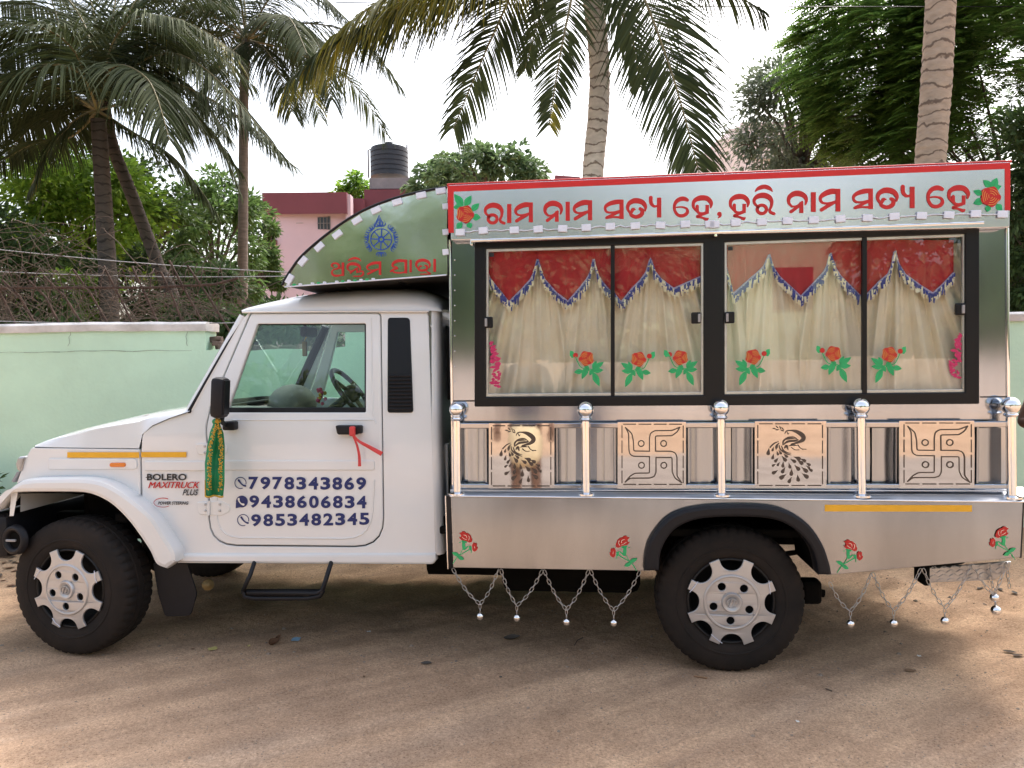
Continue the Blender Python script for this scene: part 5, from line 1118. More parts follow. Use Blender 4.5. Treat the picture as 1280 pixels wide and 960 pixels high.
for st in ([(-44, 60, 8), (-34, 20, 10), (-16, -20, 9), (0, -62, 3)], [(44, 60, 8), (34, 20, 10), (16, -20, 9), (0, -62, 3)], [(-26, 66, 6), (0, 44, 10), (26, 66, 6)], [(0, -30, 6), (0, -8, 12), (0, 6, 4)]): ribbon_into(m, [(*E(tx + u, ty + v), w / 8.533) for u, v, w in st], cpl, BL, .0015)
ering(545, 100, 17, 6)
m.build('wheel_emblem', cap)
glyphs('lettering', cap, cpl, M['red'], [('a', *q5(15, 535, 180, 690)), ('nta', *q5(195, 540, 385, 692)), ('i', *q5(205, 480, 358, 530)), ('ma', *q5(400, 525, 572, 672)), ('ja', *q5(660, 506, 848, 662)), ('aa', *q5(866, 510, 898, 645)), ('tra', *q5(925, 498, 1100, 668)), ('aa', *q5(1120, 500, 1156, 640))], wk=.86)
# lower side panel
arch_o = cr([(805, 714), (806.5, 695), (813, 675), (830, 652.5), (850, 640.5), (880, 634), (920, 632), (960, 633.5), (985, 639.5), (1010, 654.5), (1028, 679), (1037, 703), (1040.5, 719)], 5)
arch_i = cr([(1023.5, 719), (1018, 693), (1005, 672.5), (985, 656.5), (960, 648.5), (920, 646.5), (880, 648.5), (855, 655.5), (838, 668.5), (826.5, 690), (824, 714)], 5)
_ai = arch_i[::-1]; mid_arch = [(a[0] * .6 + b[0] * .4, a[1] * .6 + b[1] * .4) for a, b in ((arch_o[i], _ai[round(i * (len(_ai) - 1) / (len(arch_o) - 1))]) for i in range(len(arch_o)))]
LP = -.06; lpl = plane(LP)
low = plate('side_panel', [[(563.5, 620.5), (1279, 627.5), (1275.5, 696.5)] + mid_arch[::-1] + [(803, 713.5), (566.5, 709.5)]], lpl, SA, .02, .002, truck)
m = MB(); lo_ = [(557.5, 619.5), (560, 711)]; m.grid([[W(557, 620, LP + .03), W(560, 711, LP + .03)], [W(563.3, 620, LP + .004), W(566.2, 710, LP + .004)]], M['frameblk'], False); m.tube([W(557, 619.5, LP + .028), W(560, 711, LP + .028)], .004, M['chrome'], 5)
m.tube([W(1278.8, 627, LP + .005), W(1275.3, 697, LP + .005)], .006, M['frameblk'], 5); m.build('panel_edge', low)
m = MB(); m.grid([[W(x, 620.3 + (x - 563) * .0098, LP + .001), W(x, 606.5 + (x - 563) * .003, .035)] for x in (563, 800, 1040, 1279)], M['ledge'], False)
m.tube([W(562.5, 620.3, LP + .002), W(1279.5, 627.3, LP + .002)], .005, M['chrome'], 6); m.tube([W(563, 612.5, -.012), W(1270, 613.5, -.012)], .003, M['chrome'], 5); m.build('ledge', truck)
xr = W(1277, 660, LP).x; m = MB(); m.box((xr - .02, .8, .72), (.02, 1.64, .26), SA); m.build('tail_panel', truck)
xl = W(566, 660, LP).x; m = MB(); m.box(((xl + xr) / 2, 1.68, .58), (xr - xl, .02, .56), SA); m.build('far_side_shade_panel', truck)  # far panel, hung deeper than the near one to shade the ground
arc = plate('rear_arch_flare', [arch_o + arch_i], plane(-.11), BK, .10, .014, truck)
m = MB(); m.grid([[W(x, y, -.05) + Vector((0, k * .4, 0)) for k in range(2)] for x, y in arch_i], UB); m.build('wheel_arch_liner', truck)
m = MB(); m.grid([[W(x, 631 + (x - 1031) * .003, LP - .0016), W(x, 639.3 + (x - 1031) * .002, LP - .0016)] for x in (1031, 1100, 1215)], M['tape'], False); m.build('reflective_tape', low)
def carnation(cx, cy, sx, sc=1.0):
    m = MB(); Z_ = 17.45; T = lambda x, y: (cx + (x - 470) / Z_ * sx * sc, cy + (y - 280) / Z_ * sc)
    RD, GN = M['red'], M['green']
    for s in ([(250, 760, 16), (300, 705, 20), (360, 630, 14), (420, 520, 16), (440, 440, 20)], [(330, 680, 14), (430, 620, 18), (530, 560, 22), (590, 500, 26)], [(200, 850, 12), (250, 770, 24)], [(430, 400, 60), (430, 470, 70), (440, 535, 60)], [(400, 375, 40), (480, 390, 40)], [(470, 530, 34), (525, 480, 22)], [(560, 490, 40), (580, 550, 40)], [(590, 560, 20), (590, 630, 8)], [(360, 400, 14), (330, 400, 8)]):
        ribbon_into(m, [(*T(x, y), w / Z_ * sc) for x, y, w in s], lpl, GN, .0015)
    for l in ((345, 690, 180, 610, 80), (300, 700, 440, 765, 80)): poly_into(m, [T(*p) for p in leafpoly(*l)], lpl, GN, .0035)
    for p in ([(335, 195), (375, 190), (400, 160), (450, 165), (480, 195), (520, 200), (580, 250), (595, 300), (612, 330), (605, 385), (550, 400), (500, 370), (440, 350), (380, 345), (330, 285), (370, 290), (375, 240)], [(610, 450), (645, 395), (665, 420), (700, 410), (715, 450), (705, 490), (735, 500), (715, 560), (660, 595), (620, 560)]): poly_into(m, [T(*q) for q in p], lpl, RD, .004)
    for s in ([(430, 230, 9), (490, 250, 9), (500, 300, 9)], [(540, 250, 9), (555, 300, 9), (530, 350, 9)], [(400, 280, 8), (450, 320, 8), (500, 340, 8)], [(660, 470, 8), (670, 520, 8)]): ribbon_into(m, [(*T(x, y), w / Z_ * sc) for x, y, w in s], lpl, M['signsteel'], .0065, cap=False)
    m.build('flower_motif', low)
carnation(582, 671, 1, 1.02); carnation(778.5, 677, -1, 1.1); carnation(1062.5, 681.5, 1, 1.05); carnation(1252, 665, -1, 1.05)
# railing: posts, rails, recessed sheets, cut plates
posts = [(571, 512, 617), (732, 512.5, 617.5), (901, 510, 618.5), (1076, 508.5, 619.5), (1263.5, 507, 621.5)]
for x, yt, yb in posts:
    m = MB(); a = W(x + 1, yb, -.02); b = W(x, yt + 14, -.02); r_ = .0205; m.tube([a, b], r_, M['chrome'], 16); m.lathe([(.045, -.004), (.045, .004), (.024, .010)], a, (0, 0, 1), M['chrome'], 16); m.lathe([(.021, 0), (.028, .003), (.031, .010), (.026, .018), (.014, .024), (.012, .034)], b, (0, 0, 1), M['chrome'], 16); po = m.build('railing_post', truck, sharp=50)
    m = MB(); m.sphere(W(x, yt, -.02), .0405 if x > 700 else .038, M['chrome'], 24); m.build('ball', po)
m = MB()
for i in range(4):
    xa_, xb_ = posts[i][0] + 5, posts[i + 1][0] - 5
    for y0, y1, hh in ((532 - .5 * i, 531.5 - .5 * i, 7), (607, 608, 6)):
        a, b = W(xa_, y0, -.005), W(xb_, y1, -.005); m = MB(); m.box((a + b) / 2, (b.x - a.x, .03, hh / 262), PO, .004); m.build('railing_bar', truck)
plates = [(611, 693, 529, 610.5), (772, 857.5, 527.5, 611), (943.5, 1033, 526.5, 610), (1124, 1218, 526, 610.5)]
m = MB()
for i, (xa_, xb_, ya, yb) in enumerate(plates):
    l_, r_ = posts[i][0] + 8, posts[i + 1][0] - 8
    for a_, b_ in ((l_ + 6, xa_ - 4), (xb_ + 4, r_ - 4)):
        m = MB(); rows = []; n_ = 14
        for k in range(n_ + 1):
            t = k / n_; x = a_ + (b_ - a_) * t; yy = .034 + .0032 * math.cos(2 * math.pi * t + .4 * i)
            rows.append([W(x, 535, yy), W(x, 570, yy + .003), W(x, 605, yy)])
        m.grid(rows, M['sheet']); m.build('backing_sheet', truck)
m = MB()
for i, (xa_, xb_, ya, yb) in enumerate(plates):
    for x in (xa_ - 3, xb_ + 3): m = MB(); m.box(W(x, 569, .014), (.012, .02, .27), SA, .003); m.build('frame_strip', truck)
PY = -.022
pp = plane(PY); CT = M['cut']
def dashes(m, l, t, r, b):
    for k in range(4):
        for (x0, y0, x1, y1) in ((l + (r - l) * (k + .08) / 4, t, l + (r - l) * (k + .92) / 4, t), (l + (r - l) * (k + .08) / 4, b, l + (r - l) * (k + .92) / 4, b), (l, t + (b - t) * (k + .08) / 4, l, t + (b - t) * (k + .92) / 4), (r, t + (b - t) * (k + .08) / 4, r, t + (b - t) * (k + .92) / 4)): ribbon_into(m, [(x0, y0, 1.3), (x1, y1, 1.3)], pp, CT, .001, cap=False)
SW = [[(175, 155), (205, 212), (210, 390), (222, 425), (255, 443), (415, 445)], [(180, 160), (238, 215), (254, 290), (258, 390), (415, 392)], [(415, 392), (415, 260), (425, 212), (465, 187), (640, 185), (718, 152)], [(718, 152), (692, 198), (640, 237), (474, 240), (476, 392)], [(476, 392), (630, 392), (672, 408), (690, 450), (690, 640), (738, 708)], [(738, 708), (668, 660), (642, 600), (640, 455), (480, 455)], [(480, 455), (480, 605), (462, 645), (420, 660), (220, 662), (172, 700)], [(172, 700), (222, 640), (270, 612), (415, 610), (415, 450)]]
def poly_round(pts):                       # keep corners fairly tight
    out = [pts[0]]
    for i in range(1, len(pts) - 1):
        a, b, c = Vector(pts[i - 1]), Vector(pts[i]), Vector(pts[i + 1]); k = min(14, (a - b).length * .4, (c - b).length * .4)
        A = b + (a - b).normalized() * k; B = b + (c - b).normalized() * k; out += [tuple(A), tuple((A + B + b * 2) / 4), tuple(B)]
    return out + [pts[-1]]
TAIL = [(245, 395, 100, 75), (290, 370, 110, 50), (330, 340, 115, 55), (290, 445, 105, 60), (335, 410, 70, 50), (360, 400, 60, 55), (325, 480, 130, 60), (400, 465, 50, 75), (415, 435, 40, 60), (300, 530, 150, 50), (345, 520, 125, 50), (390, 525, 95, 65), (455, 535, 75, 65), (490, 485, 30, 70), (530, 460, 20, 80), (560, 500, 35, 80), (590, 480, 28, 70), (530, 555, 45, 80), (605, 575, 40, 85), (640, 520, 30, 60), (640, 550, 35, 50), (310, 600, 150, 70), (395, 580, 120, 75), (475, 600, 95, 80), (390, 645, 145, 85), (460, 680, 120, 70), (540, 660, 85, 75), (610, 635, 35, 85), (660, 575, 35, 60)]
for i, (xa_, xb_, ya, yb) in enumerate(plates):
    o = plate('cut_plate', [[(xa_, ya), (xb_, ya - .3), (xb_, yb), (xa_, yb + .3)]], pp, M['mirror'], .006, .001, truck); m = MB()
    if i % 2:
        ox, oy, z_ = 760, 515, 8.0; kx = (xb_ - xa_) / 85.5; T = lambda x, y: (xa_ + (ox + x / z_ - 772) * kx, ya + (oy + y / z_ - 527.5) * (yb - ya) / 83.5)
        for s in SW: ribbon_into(m, [(*T(x, y), 1.5) for x, y in poly_round(s)], pp, CT, .001, smooth=False)
        for x, y in ((332, 315), (556, 315), (335, 533), (558, 533)): ribbon_into(m, [(*T(x + 29 * math.cos(t), y + 29 * math.sin(t)), 1.5) for t in [2 * math.pi * k / 20 for k in range(21)]], pp, CT, .001, smooth=False, cap=False)
        dashes(m, *T(140, 122), *T(752, 724))
    else:
        ox, oy, z_ = 930, 515, 8.0; kx = (xb_ - xa_) / 89.5; T = lambda x, y: (xa_ + (ox + x / z_ - 943.5) * kx, ya + (oy + y / z_ - 526.5) * (yb - ya) / 83.5)
        for s in ([(408, 215, 8), (425, 190, 12), (470, 185, 14), (530, 198, 36), (585, 235, 46), (592, 272, 42), (545, 302, 26), (470, 322, 10)], [(430, 200, 8), (440, 222, 8), (450, 210, 6)], [(388, 330, 8), (395, 290, 18), (440, 256, 14), (500, 252, 12), (540, 280, 8)], [(395, 325, 10), (440, 295, 22), (520, 285, 20), (545, 275, 6)], [(425, 275, 8), (470, 265, 14), (510, 268, 6)], [(405, 360, 10), (425, 340, 26), (440, 375, 8)], [(450, 338, 6), (490, 330, 16), (530, 335, 6)], [(540, 330, 12), (570, 365, 8), (622, 372, 8)], [(475, 355, 10), (510, 378, 8), (552, 378, 7)], [(575, 368, 6), (590, 378, 5)],
                  [(350, 330, 8), (365, 375, 14), (420, 415, 14), (470, 430, 6)], [(375, 340, 8), (395, 385, 14), (440, 408, 10), (470, 412, 5)], [(345, 295, 6), (300, 315, 12), (262, 352, 14)], [(350, 310, 6), (322, 340, 14), (322, 370, 10)]): ribbon_into(m, [(*T(x, y), w / 8) for x, y, w in s], pp, CT, .001)
        for x, y, an, L_ in ((300, 165, 190, 50), (330, 150, 225, 50), (362, 155, 250, 40), (330, 178, 175, 50), (385, 165, 235, 50), (380, 185, 200, 45)):
            a = R(an); poly_into(m, [T(*p) for p in leafpoly(x + 20 * math.cos(a), y + 20 * math.sin(a), x - 25 * math.cos(a), y - 25 * math.sin(a), 13)], pp, CT, .001)
        for x, y, an, L_ in TAIL:
            a = R(an); dx, dy = math.cos(a) * L_ * .5, math.sin(a) * L_ * .5; d = Vector((dx, dy)) * 2; n_ = Vector((-d.y, d.x)).normalized() * L_ * .24; o_ = Vector((x - dx, y - dy))
            pts = [o_] + [o_ + d * t + n_ * k for t, k in ((.3, .35), (.6, .9), (.82, 1), (.95, .6))] + [o_ + d] + [o_ + d * t - n_ * k for t, k in ((.95, .6), (.82, 1), (.6, .9), (.3, .35))]
            poly_into(m, [T(p.x, p.y) for p in pts], pp, CT, .001)
        dashes(m, *T(138, 118), *T(785, 735))
    m.build('cut_pattern', o)
# chequer plate step at the rear
m = MB(); RSY = .02; dp = plane(RSY); CHK = mat('chequer_plate', (.42, .42, .43), .35, .85, var=.2, vscale=12)
plate_into(m, [[(1161, 711), (1264, 702), (1262, 712), (1243, 725), (1161, 728.5)]], dp, CHK, .02, .003)
for i in range(16):
    for j in range(4):
        x = 1164 + i * 6.2 + (j % 2) * 3.1; y = 710 + j * 5.2 - (x - 1161) * .05
        if y < 726.5 - max(0, x - 1236) * .5 and x < 1256:
            a = .6 if (i + j) % 2 else -.6; m.box(dp(x, y) + Vector((0, -.001, 0)), (.021, .006, .0045), CHK, .0015, Matrix.Rotation(a, 3, 'Y'))
m.box(dp(1158, 719) + Vector((0, .05, 0)), (.03, .12, .10), UB, .01); m.build('rear_step', truck, sharp=40)

# ================================================================== CURTAINS
def interp(pts, x):
    for (a, b), (c, d) in zip(pts, pts[1:]):
        if a <= x <= c: t = (x - a) / (c - a); return b + (d - b) * t
    return pts[0][1] if x < pts[0][0] else pts[-1][1]
VAL = [[(606, 330), (612, 348), (624, 363), (636, 378), (652, 362), (663, 350), (668, 340), (672, 323), (676, 340), (681, 350), (695, 366), (710, 377), (724, 361), (733, 350), (738, 341), (742, 323), (746, 342), (753, 353), (766, 368)],
       [(764, 361), (769, 369), (776.5, 378), (790, 361), (801, 350), (808, 340), (813, 323), (818, 339), (826, 349), (842, 361), (858, 354), (876, 346), (884, 340)],
       [(902, 322), (907, 333), (916, 368), (934, 352), (948, 340), (955, 333), (961.5, 318), (966, 334), (974, 346), (1001, 371), (1018, 353), (1030, 340), (1034, 332), (1038, 316), (1042, 332), (1050, 345), (1074, 369), (1082, 377)],
       [(1079, 373), (1083, 369), (1098, 353), (1110, 343), (1114.5, 333), (1118.5, 313), (1123, 330), (1131, 343), (1150, 357), (1166, 367), (1178, 356), (1192, 341)]]
names = ['cream curtain with red valance behind the pane nearest the cab, partly mirrored over', 'cream curtain with red valance behind the narrow second pane from the cab', 'cream curtain with three-point red valance behind the wide third pane', 'cream curtain with red valance behind the rearmost pane']
spans = [(606, 766), (765, 884), (901, 1081), (1080, 1206)]
for k in range(4):
    xa_, xb_ = spans[k]; r = random.Random(30 + k); base = W((xa_ + xb_) / 2, 495, .10)
    cu = thing('curtain', names[k], 'curtain', base, 'cream curtains with red valances in the box windows')
    gath = [p[0] for p in VAL[k] if p[1] < 326] or [(xa_ + xb_) / 2]
    m = MB(); nx = int((xb_ - xa_) * 1.6); ny = 34; ph = [r.uniform(0, 6.28) for _ in range(6)]; rows = []
    for j in range(ny + 1):
        v = j / ny; y = 304 + (497 - 304) * v; row = []
        for i in range(nx + 1):
            u = i / nx; x = xa_ + (xb_ - xa_) * u
            # folds fan out downwards from the gathers
            gx = min(gath, key=lambda g_: abs(g_ - x)); sp_ = (x - gx) / (.45 + .75 * v)
            f = .55 * math.sin(sp_ * .21 + ph[0] + 1.5 * noise.noise((x * .02, v, k))) + .22 * math.sin(sp_ * .43 + ph[1] + v) + .35 * noise.noise((sp_ * .09, v * 1.6, k * 7.0)) * 2
            fine = .12 * math.sin(sp_ * .9 + ph[2]) * (1 - v)
            yy = .108 + .027 * (f + fine) * (.5 + .7 * v) + .008 * noise.noise((x * .05, y * .05, k))
            row.append(W(x + .8 * math.sin(v * 3 + u * 5), y, yy))
        rows.append(row)
    m.grid(rows, M['curtain']); m.build('cloth', cu)
    vx0, vx1 = (xa_, xb_) if k not in (2, 3) else ((903, xb_) if k == 2 else (xa_, 1192)); m = MB(); nx = int((vx1 - vx0) * 1.4); rows = []
    for i in range(nx + 1):
        x = vx0 + (vx1 - vx0) * i / nx; yb = interp(VAL[k], x); row = []
        for j in range(9):
            v = j / 8; y = 300 + (yb - 300) * v; gx = min(gath, key=lambda g_: abs(g_ - x)); fold = .5 * math.sin((x - gx) * .33 + ph[3]) + .6 * noise.noise((x * .06, v * 2, 5 + k))
            row.append(W(x, y, .076 + .008 * fold * v))
        rows.append(row)
    m.grid(rows, M['valance']); m.build('valance', cu)
    m = MB(); br = [W(vx0 + (vx1 - vx0) * i / nx, interp(VAL[k], vx0 + (vx1 - vx0) * i / nx), .070) for i in range(nx + 1)]; m.tube(br, .0052, M['braid'], 5)
    x = vx0
    while x < vx1:
        yb = interp(VAL[k], x); dyb = (interp(VAL[k], x + 1) - interp(VAL[k], x - 1)) / 2; x += 1.15 / math.sqrt(1 + min(6, dyb * dyb)); L_ = r.uniform(8.5, 14.5); lean = r.uniform(-1.8, 1.8) + dyb * .6; cc = r.random()
        p0 = W(x, yb, .068 + r.uniform(-.004, .003)); p1 = W(x + lean * .5, yb + L_ * .55, .066 + r.uniform(-.006, .004)); p2 = W(x + lean, yb + L_, .068 + r.uniform(-.006, .006)); w_ = Vector((r.uniform(.0030, .0050), 0, 0))
        a_, b_ = (M['fringeblue'], M['fringeblue']) if cc < .30 else ((M['fringecream'], M['fringecream']) if cc < .55 else (M['fringeblue'], M['fringecream']))
        m.quad(p0 - w_, p0 + w_, p1 + w_, p1 - w_, a_); m.quad(p1 - w_, p1 + w_, p2 + w_ * .6, p2 - w_ * .6, b_)
    m.build('fringe', cu)

# ================================================================== HANGING AND LOOSE THINGS
def link_chain(m, pts, L=.030, w=.014, r=.0021):
    P = [Vector(p) for p in pts]; cum = [0]
    for a, b in zip(P, P[1:]): cum.append(cum[-1] + (b - a).length)
    n_ = max(2, int(cum[-1] / (L * .80))); k = 0
    def at(d):
        for i in range(len(P) - 1):
            if cum[i + 1] >= d: t = (d - cum[i]) / max(1e-9, cum[i + 1] - cum[i]); return P[i].lerp(P[i + 1], t)
        return P[-1]
    for i in range(n_):
        c0 = at(cum[-1] * i / n_); c1 = at(cum[-1] * (i + 1) / n_); c_ = (c0 + c1) / 2; T = (c1 - c0).normalized(); s = Vector((0, 1, 0)).cross(T).normalized() if i % 2 == 0 else Vector((0, 1, 0)); s = (s + Vector((rnd.uniform(-.3, .3), rnd.uniform(-.3, .3), 0))).normalized()
        s = (s - T * s.dot(T)).normalized(); ring = []
        for q in range(11):
            a = 2 * math.pi * q / 10; ring.append(c_ + T * (L * .5) * math.copysign(abs(math.cos(a)) ** .7, math.cos(a)) + s * (w * .5) * math.copysign(abs(math.sin(a)) ** .8, math.sin(a)))
        m.tube(ring, r, M['chainm'], 5, caps=False)
M['chainm'] = mat('chain_steel', (.50, .48, .46), .35, .9, var=.25, vscale=30)
sw = [((566, 711), (600, 755), (623, 712), 'just behind the cab'), ((626, 712), (646, 757), (678, 713), 'second behind the cab'), ((680, 713), (708, 762), (736, 713), 'third behind the cab'), ((738, 713), (767, 763), (800, 714), 'nearest the front edge of the rear wheel'),
      ((1037, 728), (1063, 764), (1089, 717), 'nearest behind the rear wheel'), ((1091, 716), (1117, 763), (1151, 711), 'second behind the rear wheel'), ((1154, 711), (1181, 760), (1214, 706), 'crossing the chequered step plate')]
def swag(a, b, c, wd, ball=True, Y=-.045):
    A, B, C_ = W(*a, Y), W(*b, Y), W(*c, Y); t = thing('chain_swag', 'steel chain swag with a round bell, %s' % wd, 'chain', B, 'chain swags with bells under the side panel'); m = MB()
    def cat(p, q, sag): return [p.lerp(q, k / 10) + Vector((0, 0, -sag * math.sin(math.pi * k / 10))) for k in range(11)]
    link_chain(m, cat(A, B, .022)); link_chain(m, cat(B, C_, .022)); bl_ = B + Vector((0, 0, -.048)); link_chain(m, [B, bl_], .024, .011); m.build('chain', t)
    m = MB(); m.sphere(bl_ + Vector((0, 0, -.012)), .0185, M['chrome'], 16); m.tube([bl_ + Vector((0, 0, .012)), bl_], .004, M['chainm'], 6); m.build('bell', t)
    return t
for s in sw: swag(*s)
t = thing('chain_swag', 'doubled steel chain swag with two round bells at the rear corner', 'chain', W(1243, 745, -.02), 'chain swags with bells under the side panel'); m = MB()
for a, b, y in (((1216, 706), (1242, 744), -.045), ((1242, 744), (1258, 703), -.02), ((1236, 704), (1243, 742), .0)):
    A, B = W(*a, y), W(*b, y); link_chain(m, [A.lerp(B, k / 8) + Vector((0, 0, -.012 * math.sin(math.pi * k / 8))) for k in range(9)])
A, B = W(1243, 742, -.02), W(1245, 762, -.02); link_chain(m, [A, B], .024, .011); A2, B2 = W(1258, 704, -.02), W(1262, 735, .02); link_chain(m, [A2, B2]); m.build('chain', t); m = MB(); m.sphere(W(1243, 747, -.03), .020, M['chrome'], 16); m.build('bell', t); m = MB(); m.sphere(W(1245, 763, -.03), .023, M['chrome'], 16); m.build('bell', t)

# green scarf on the mirror
sc = thing('scarf', 'green scarf with gold tinsel edges knotted to the wing mirror', 'scarf', W(270, 524, -.1)); m = MB(); rows = []; left = [(530, 266.5), (540, 262.5), (556, 259), (580, 256), (602, 256.5), (620, 256.5)]; right = [(530, 275), (540, 279.5), (556, 281), (580, 280.8), (602, 280.8), (620, 279)]
lf_ = lambda T_, y: interp([(a, b) for a, b in T_], y)
for j in range(31):
    y = 528 + (620 - 528) * j / 30; a, b = lf_(left, y), lf_(right, y); row = []
    for i in range(15):
        u = i / 14; row.append(W(a + (b - a) * u, y + 1.2 * math.sin(u * 7), -.085 - .012 * math.sin(u * 3.14 * 3 + y * .02) * min(1, .4 + j / 20) - .01 * math.sin(j * .35)))
    rows.append(row)
m.grid(rows, M['scarf']); m.sphere(W(270.5, 527, -.09), .022, M['scarf'], 12, (1, .8, .8)); m.build('cloth', sc)
m = MB()
for dl, L_ in ((.22, left), (.80, left)):
    q = []
    for j in range(26):
        y = 530 + (612 - 530) * j / 25; a, b = lf_(left, y), lf_(right, y); q.append(W(a + (b - a) * (dl + (.5 - dl) * .5 * max(0, 1 - j / 8)), y, -.105 + rnd.uniform(-.003, .003)))
    for p, p2 in zip(q, q[1:]):
        for _ in range(7): v = rv(rnd) * .012; m.sphere(p.lerp(p2, rnd.random()) + Vector((v.x, v.y * .3, v.z)), rnd.uniform(.0022, .0045), M['gold'], 6)
m.tube([W(256.8 + k * 2.2, 620.3 + 1.0 * math.sin(k * .9), -.09 - .01 * math.sin(k)) for k in range(11)], .005, M['gold'], 5); m.tube([W(256.5, 600, -.088), W(256.5, 620, -.088)], .003, M['gold'], 5)
for _ in range(40): v = rv(rnd) * .014; m.sphere(W(272, 526, -.11) + Vector((v.x, v.y * .6, v.z)), .004, M['gold'], 6)
m.build('tinsel', sc)
rb = thing('ribbon', 'red ribbon tied round the black door handle', 'ribbon', W(440, 540, .0)); m = MB()
def strip(px, w0, w1, Y):
    P_ = cr(px, 6); rows = []
    for i, p in enumerate(P_):
        q = P_[min(i + 1, len(P_) - 1)]; o_ = P_[max(i - 1, 0)]; d = Vector((q[0] - o_[0], q[1] - o_[1])).normalized(); w_ = (w0 + (w1 - w0) * i / len(P_)) * .5; rows.append([W(p[0] - d.y * w_, p[1] + d.x * w_, Y + .004 * math.sin(i * .7)), W(p[0], p[1], Y - .005), W(p[0] + d.y * w_, p[1] - d.x * w_, Y + .004 * math.cos(i * .9))])
    m.grid(rows, M['ribbon'])
strip([(440, 542), (446, 556), (449, 570), (449.5, 583)], 2.2, 4.2, .012); strip([(440.5, 542), (448, 551), (462, 559), (477.5, 567.5)], 2.2, 6.0, .010)
m.box(W(440.5, 539, .012), (.028, .03, .05), M['ribbon'], .008); m.build('strip', rb)

# litter on the ground
DL = mat('dry_leaf', (.16, .075, .035), .8, var=.4, vscale=30); DG = mat('grey_leaf', (.10, .085, .07), .85, var=.3); PBL = mat('blue_paper', (.30, .48, .62), .6, var=.15, vscale=60); PYL = mat('yellow_scrap', (.62, .52, .18), .6, var=.3, vscale=80); WHB = mat('white_scrap', (.75, .74, .70), .7); STK = mat('dry_twig', (.26, .15, .08), .8, var=.3)
def curl_leaf(px, py, L, w, mt, label, cat='leaf', ang=None, curl=.5, group=None):
    p = G(px, py); a = rnd.uniform(0, 6.28) if ang is None else ang; d = Vector((math.cos(a), math.sin(a), 0)); s = Vector((-d.y, d.x, 0)); m = MB(); rows = []
    z0 = gh(p.x, p.y) + .003
    for i in range(9):
        t = i / 8; ww = w * math.sin(math.pi * (.06 + .9 * t)) * .5; z = curl * L * .35 * (t - .45) ** 2 * 2; c_ = Vector((p.x, p.y, z0)) + d * L * (t - .5); rows.append([c_ + s * ww + Vector((0, 0, z + abs(ww) * curl * .9)), c_ + Vector((0, 0, z)), c_ - s * ww + Vector((0, 0, z + abs(ww) * curl * .7))])
    m.grid(rows, mt); o = m.build(cat.replace(' ', '_') if cat != 'leaf' else 'dry_leaf', None); tag(o, label, cat, group); return o
curl_leaf(343, 806, .075, .05, DL, 'curled reddish brown leaf beside the blue paper scrap', ang=1.2, curl=1.2)
curl_leaf(348, 800, .05, .02, DL, 'thin upright sliver of brown leaf by the blue paper scrap', ang=1.4, curl=1.6)
curl_leaf(533, 828, .055, .035, DG, 'flat grey dry leaf alone on the sand in front of the truck', ang=.1, curl=.3)
curl_leaf(640, 799, .09, .05, DG, 'crumpled dark leaf under the box between chain bells', ang=.3, curl=.9)
curl_leaf(241, 812, .022, .015, DL, 'tiny brown leaf bit left of the yellow scrap', ang=.5)
curl_leaf(455, 845, .02, .012, DL, 'tiny brown leaf bit right of centre-left on the sand', ang=2)
curl_leaf(626, 845, .02, .014, DG, 'tiny dark leaf bit on the sand below the middle of the box', ang=1)
def scrap(px, py, w, h, mt, label, name='paper_scrap', cat='litter', ang=.2):
    p = G(px, py); m = MB(); z = gh(p.x, p.y) + .004; d = Vector((math.cos(ang), math.sin(ang), 0)); s = Vector((-d.y, d.x, 0)); rows = []
    for i in range(5): rows.append([Vector((p.x, p.y, z)) + d * w * (i / 4 - .5) + s * h * (j / 3 - .5) + Vector((0, 0, .006 * noise.noise((i * .9, j * .8, px)) + .004)) for j in range(4)])
    m.grid(rows, mt); o = m.build(name); tag(o, label, cat); return o
scrap(370, 800, .045, .05, PBL, 'pale blue paper scrap on the sand under the cab step', ang=.15)
scrap(266, 812, .045, .04, PYL, 'crumpled yellow scrap on the sand behind the front wheel', ang=.6); scrap(311, 809, .014, .014, PYL, 'tiny yellow crumb between the yellow scrap and the brown leaf'); scrap(461, 791, .02, .014, WHB, 'tiny white scrap in the shadow below the gap behind the cab')
scrap(1138, 838, .05, .025, STK, 'small orange-brown flake on the sand behind the rear wheel', ang=-.2); scrap(997, 903, .012, .016, WHB, 'tiny white fleck on the road in front of the rear wheel'); scrap(1149, 819, .016, .016, WHB, 'white pebble-like scrap in the shadow behind the rear wheel')
def twig(pts, r, label, mt=STK):
    P_ = [G(*p) for p in pts]; m = MB(); m.tube([p + Vector((0, 0, gh(p.x, p.y) + .005)) for p in P_], r, mt, 6); tag(m.build('twig'), label, 'twig')
twig([(868, 847), (884, 849)], .004, 'short reddish stick just in front of the rear wheel'); twig([(718, 806), (722, 800), (729, 797)], .003, 'pale bent straw under the box, left of the rear wheel', DRY); twig([(1032, 860), (1040, 863)], .003, 'pale thin straw on the road right of the rear wheel', DRY)
for k in range(26):
    x, y = rnd.uniform(-20, 45), rnd.uniform(690, 735)
    curl_leaf(x, y, rnd.uniform(.04, .09), rnd.uniform(.02, .04), DL if k % 2 else DRY, 'dry brown leaf in the drift behind the front wheel near the wall', group='dry leaves drifted near the wall')
for k, (x, y) in enumerate(((1262, 815), (1272, 820), (1225, 735), (1250, 740), (1268, 745))):
    curl_leaf(x, y, .06, .03, DRY if k < 2 else DG, 'dry leaf on the sand behind the rear of the truck', group='dry leaves behind the truck')

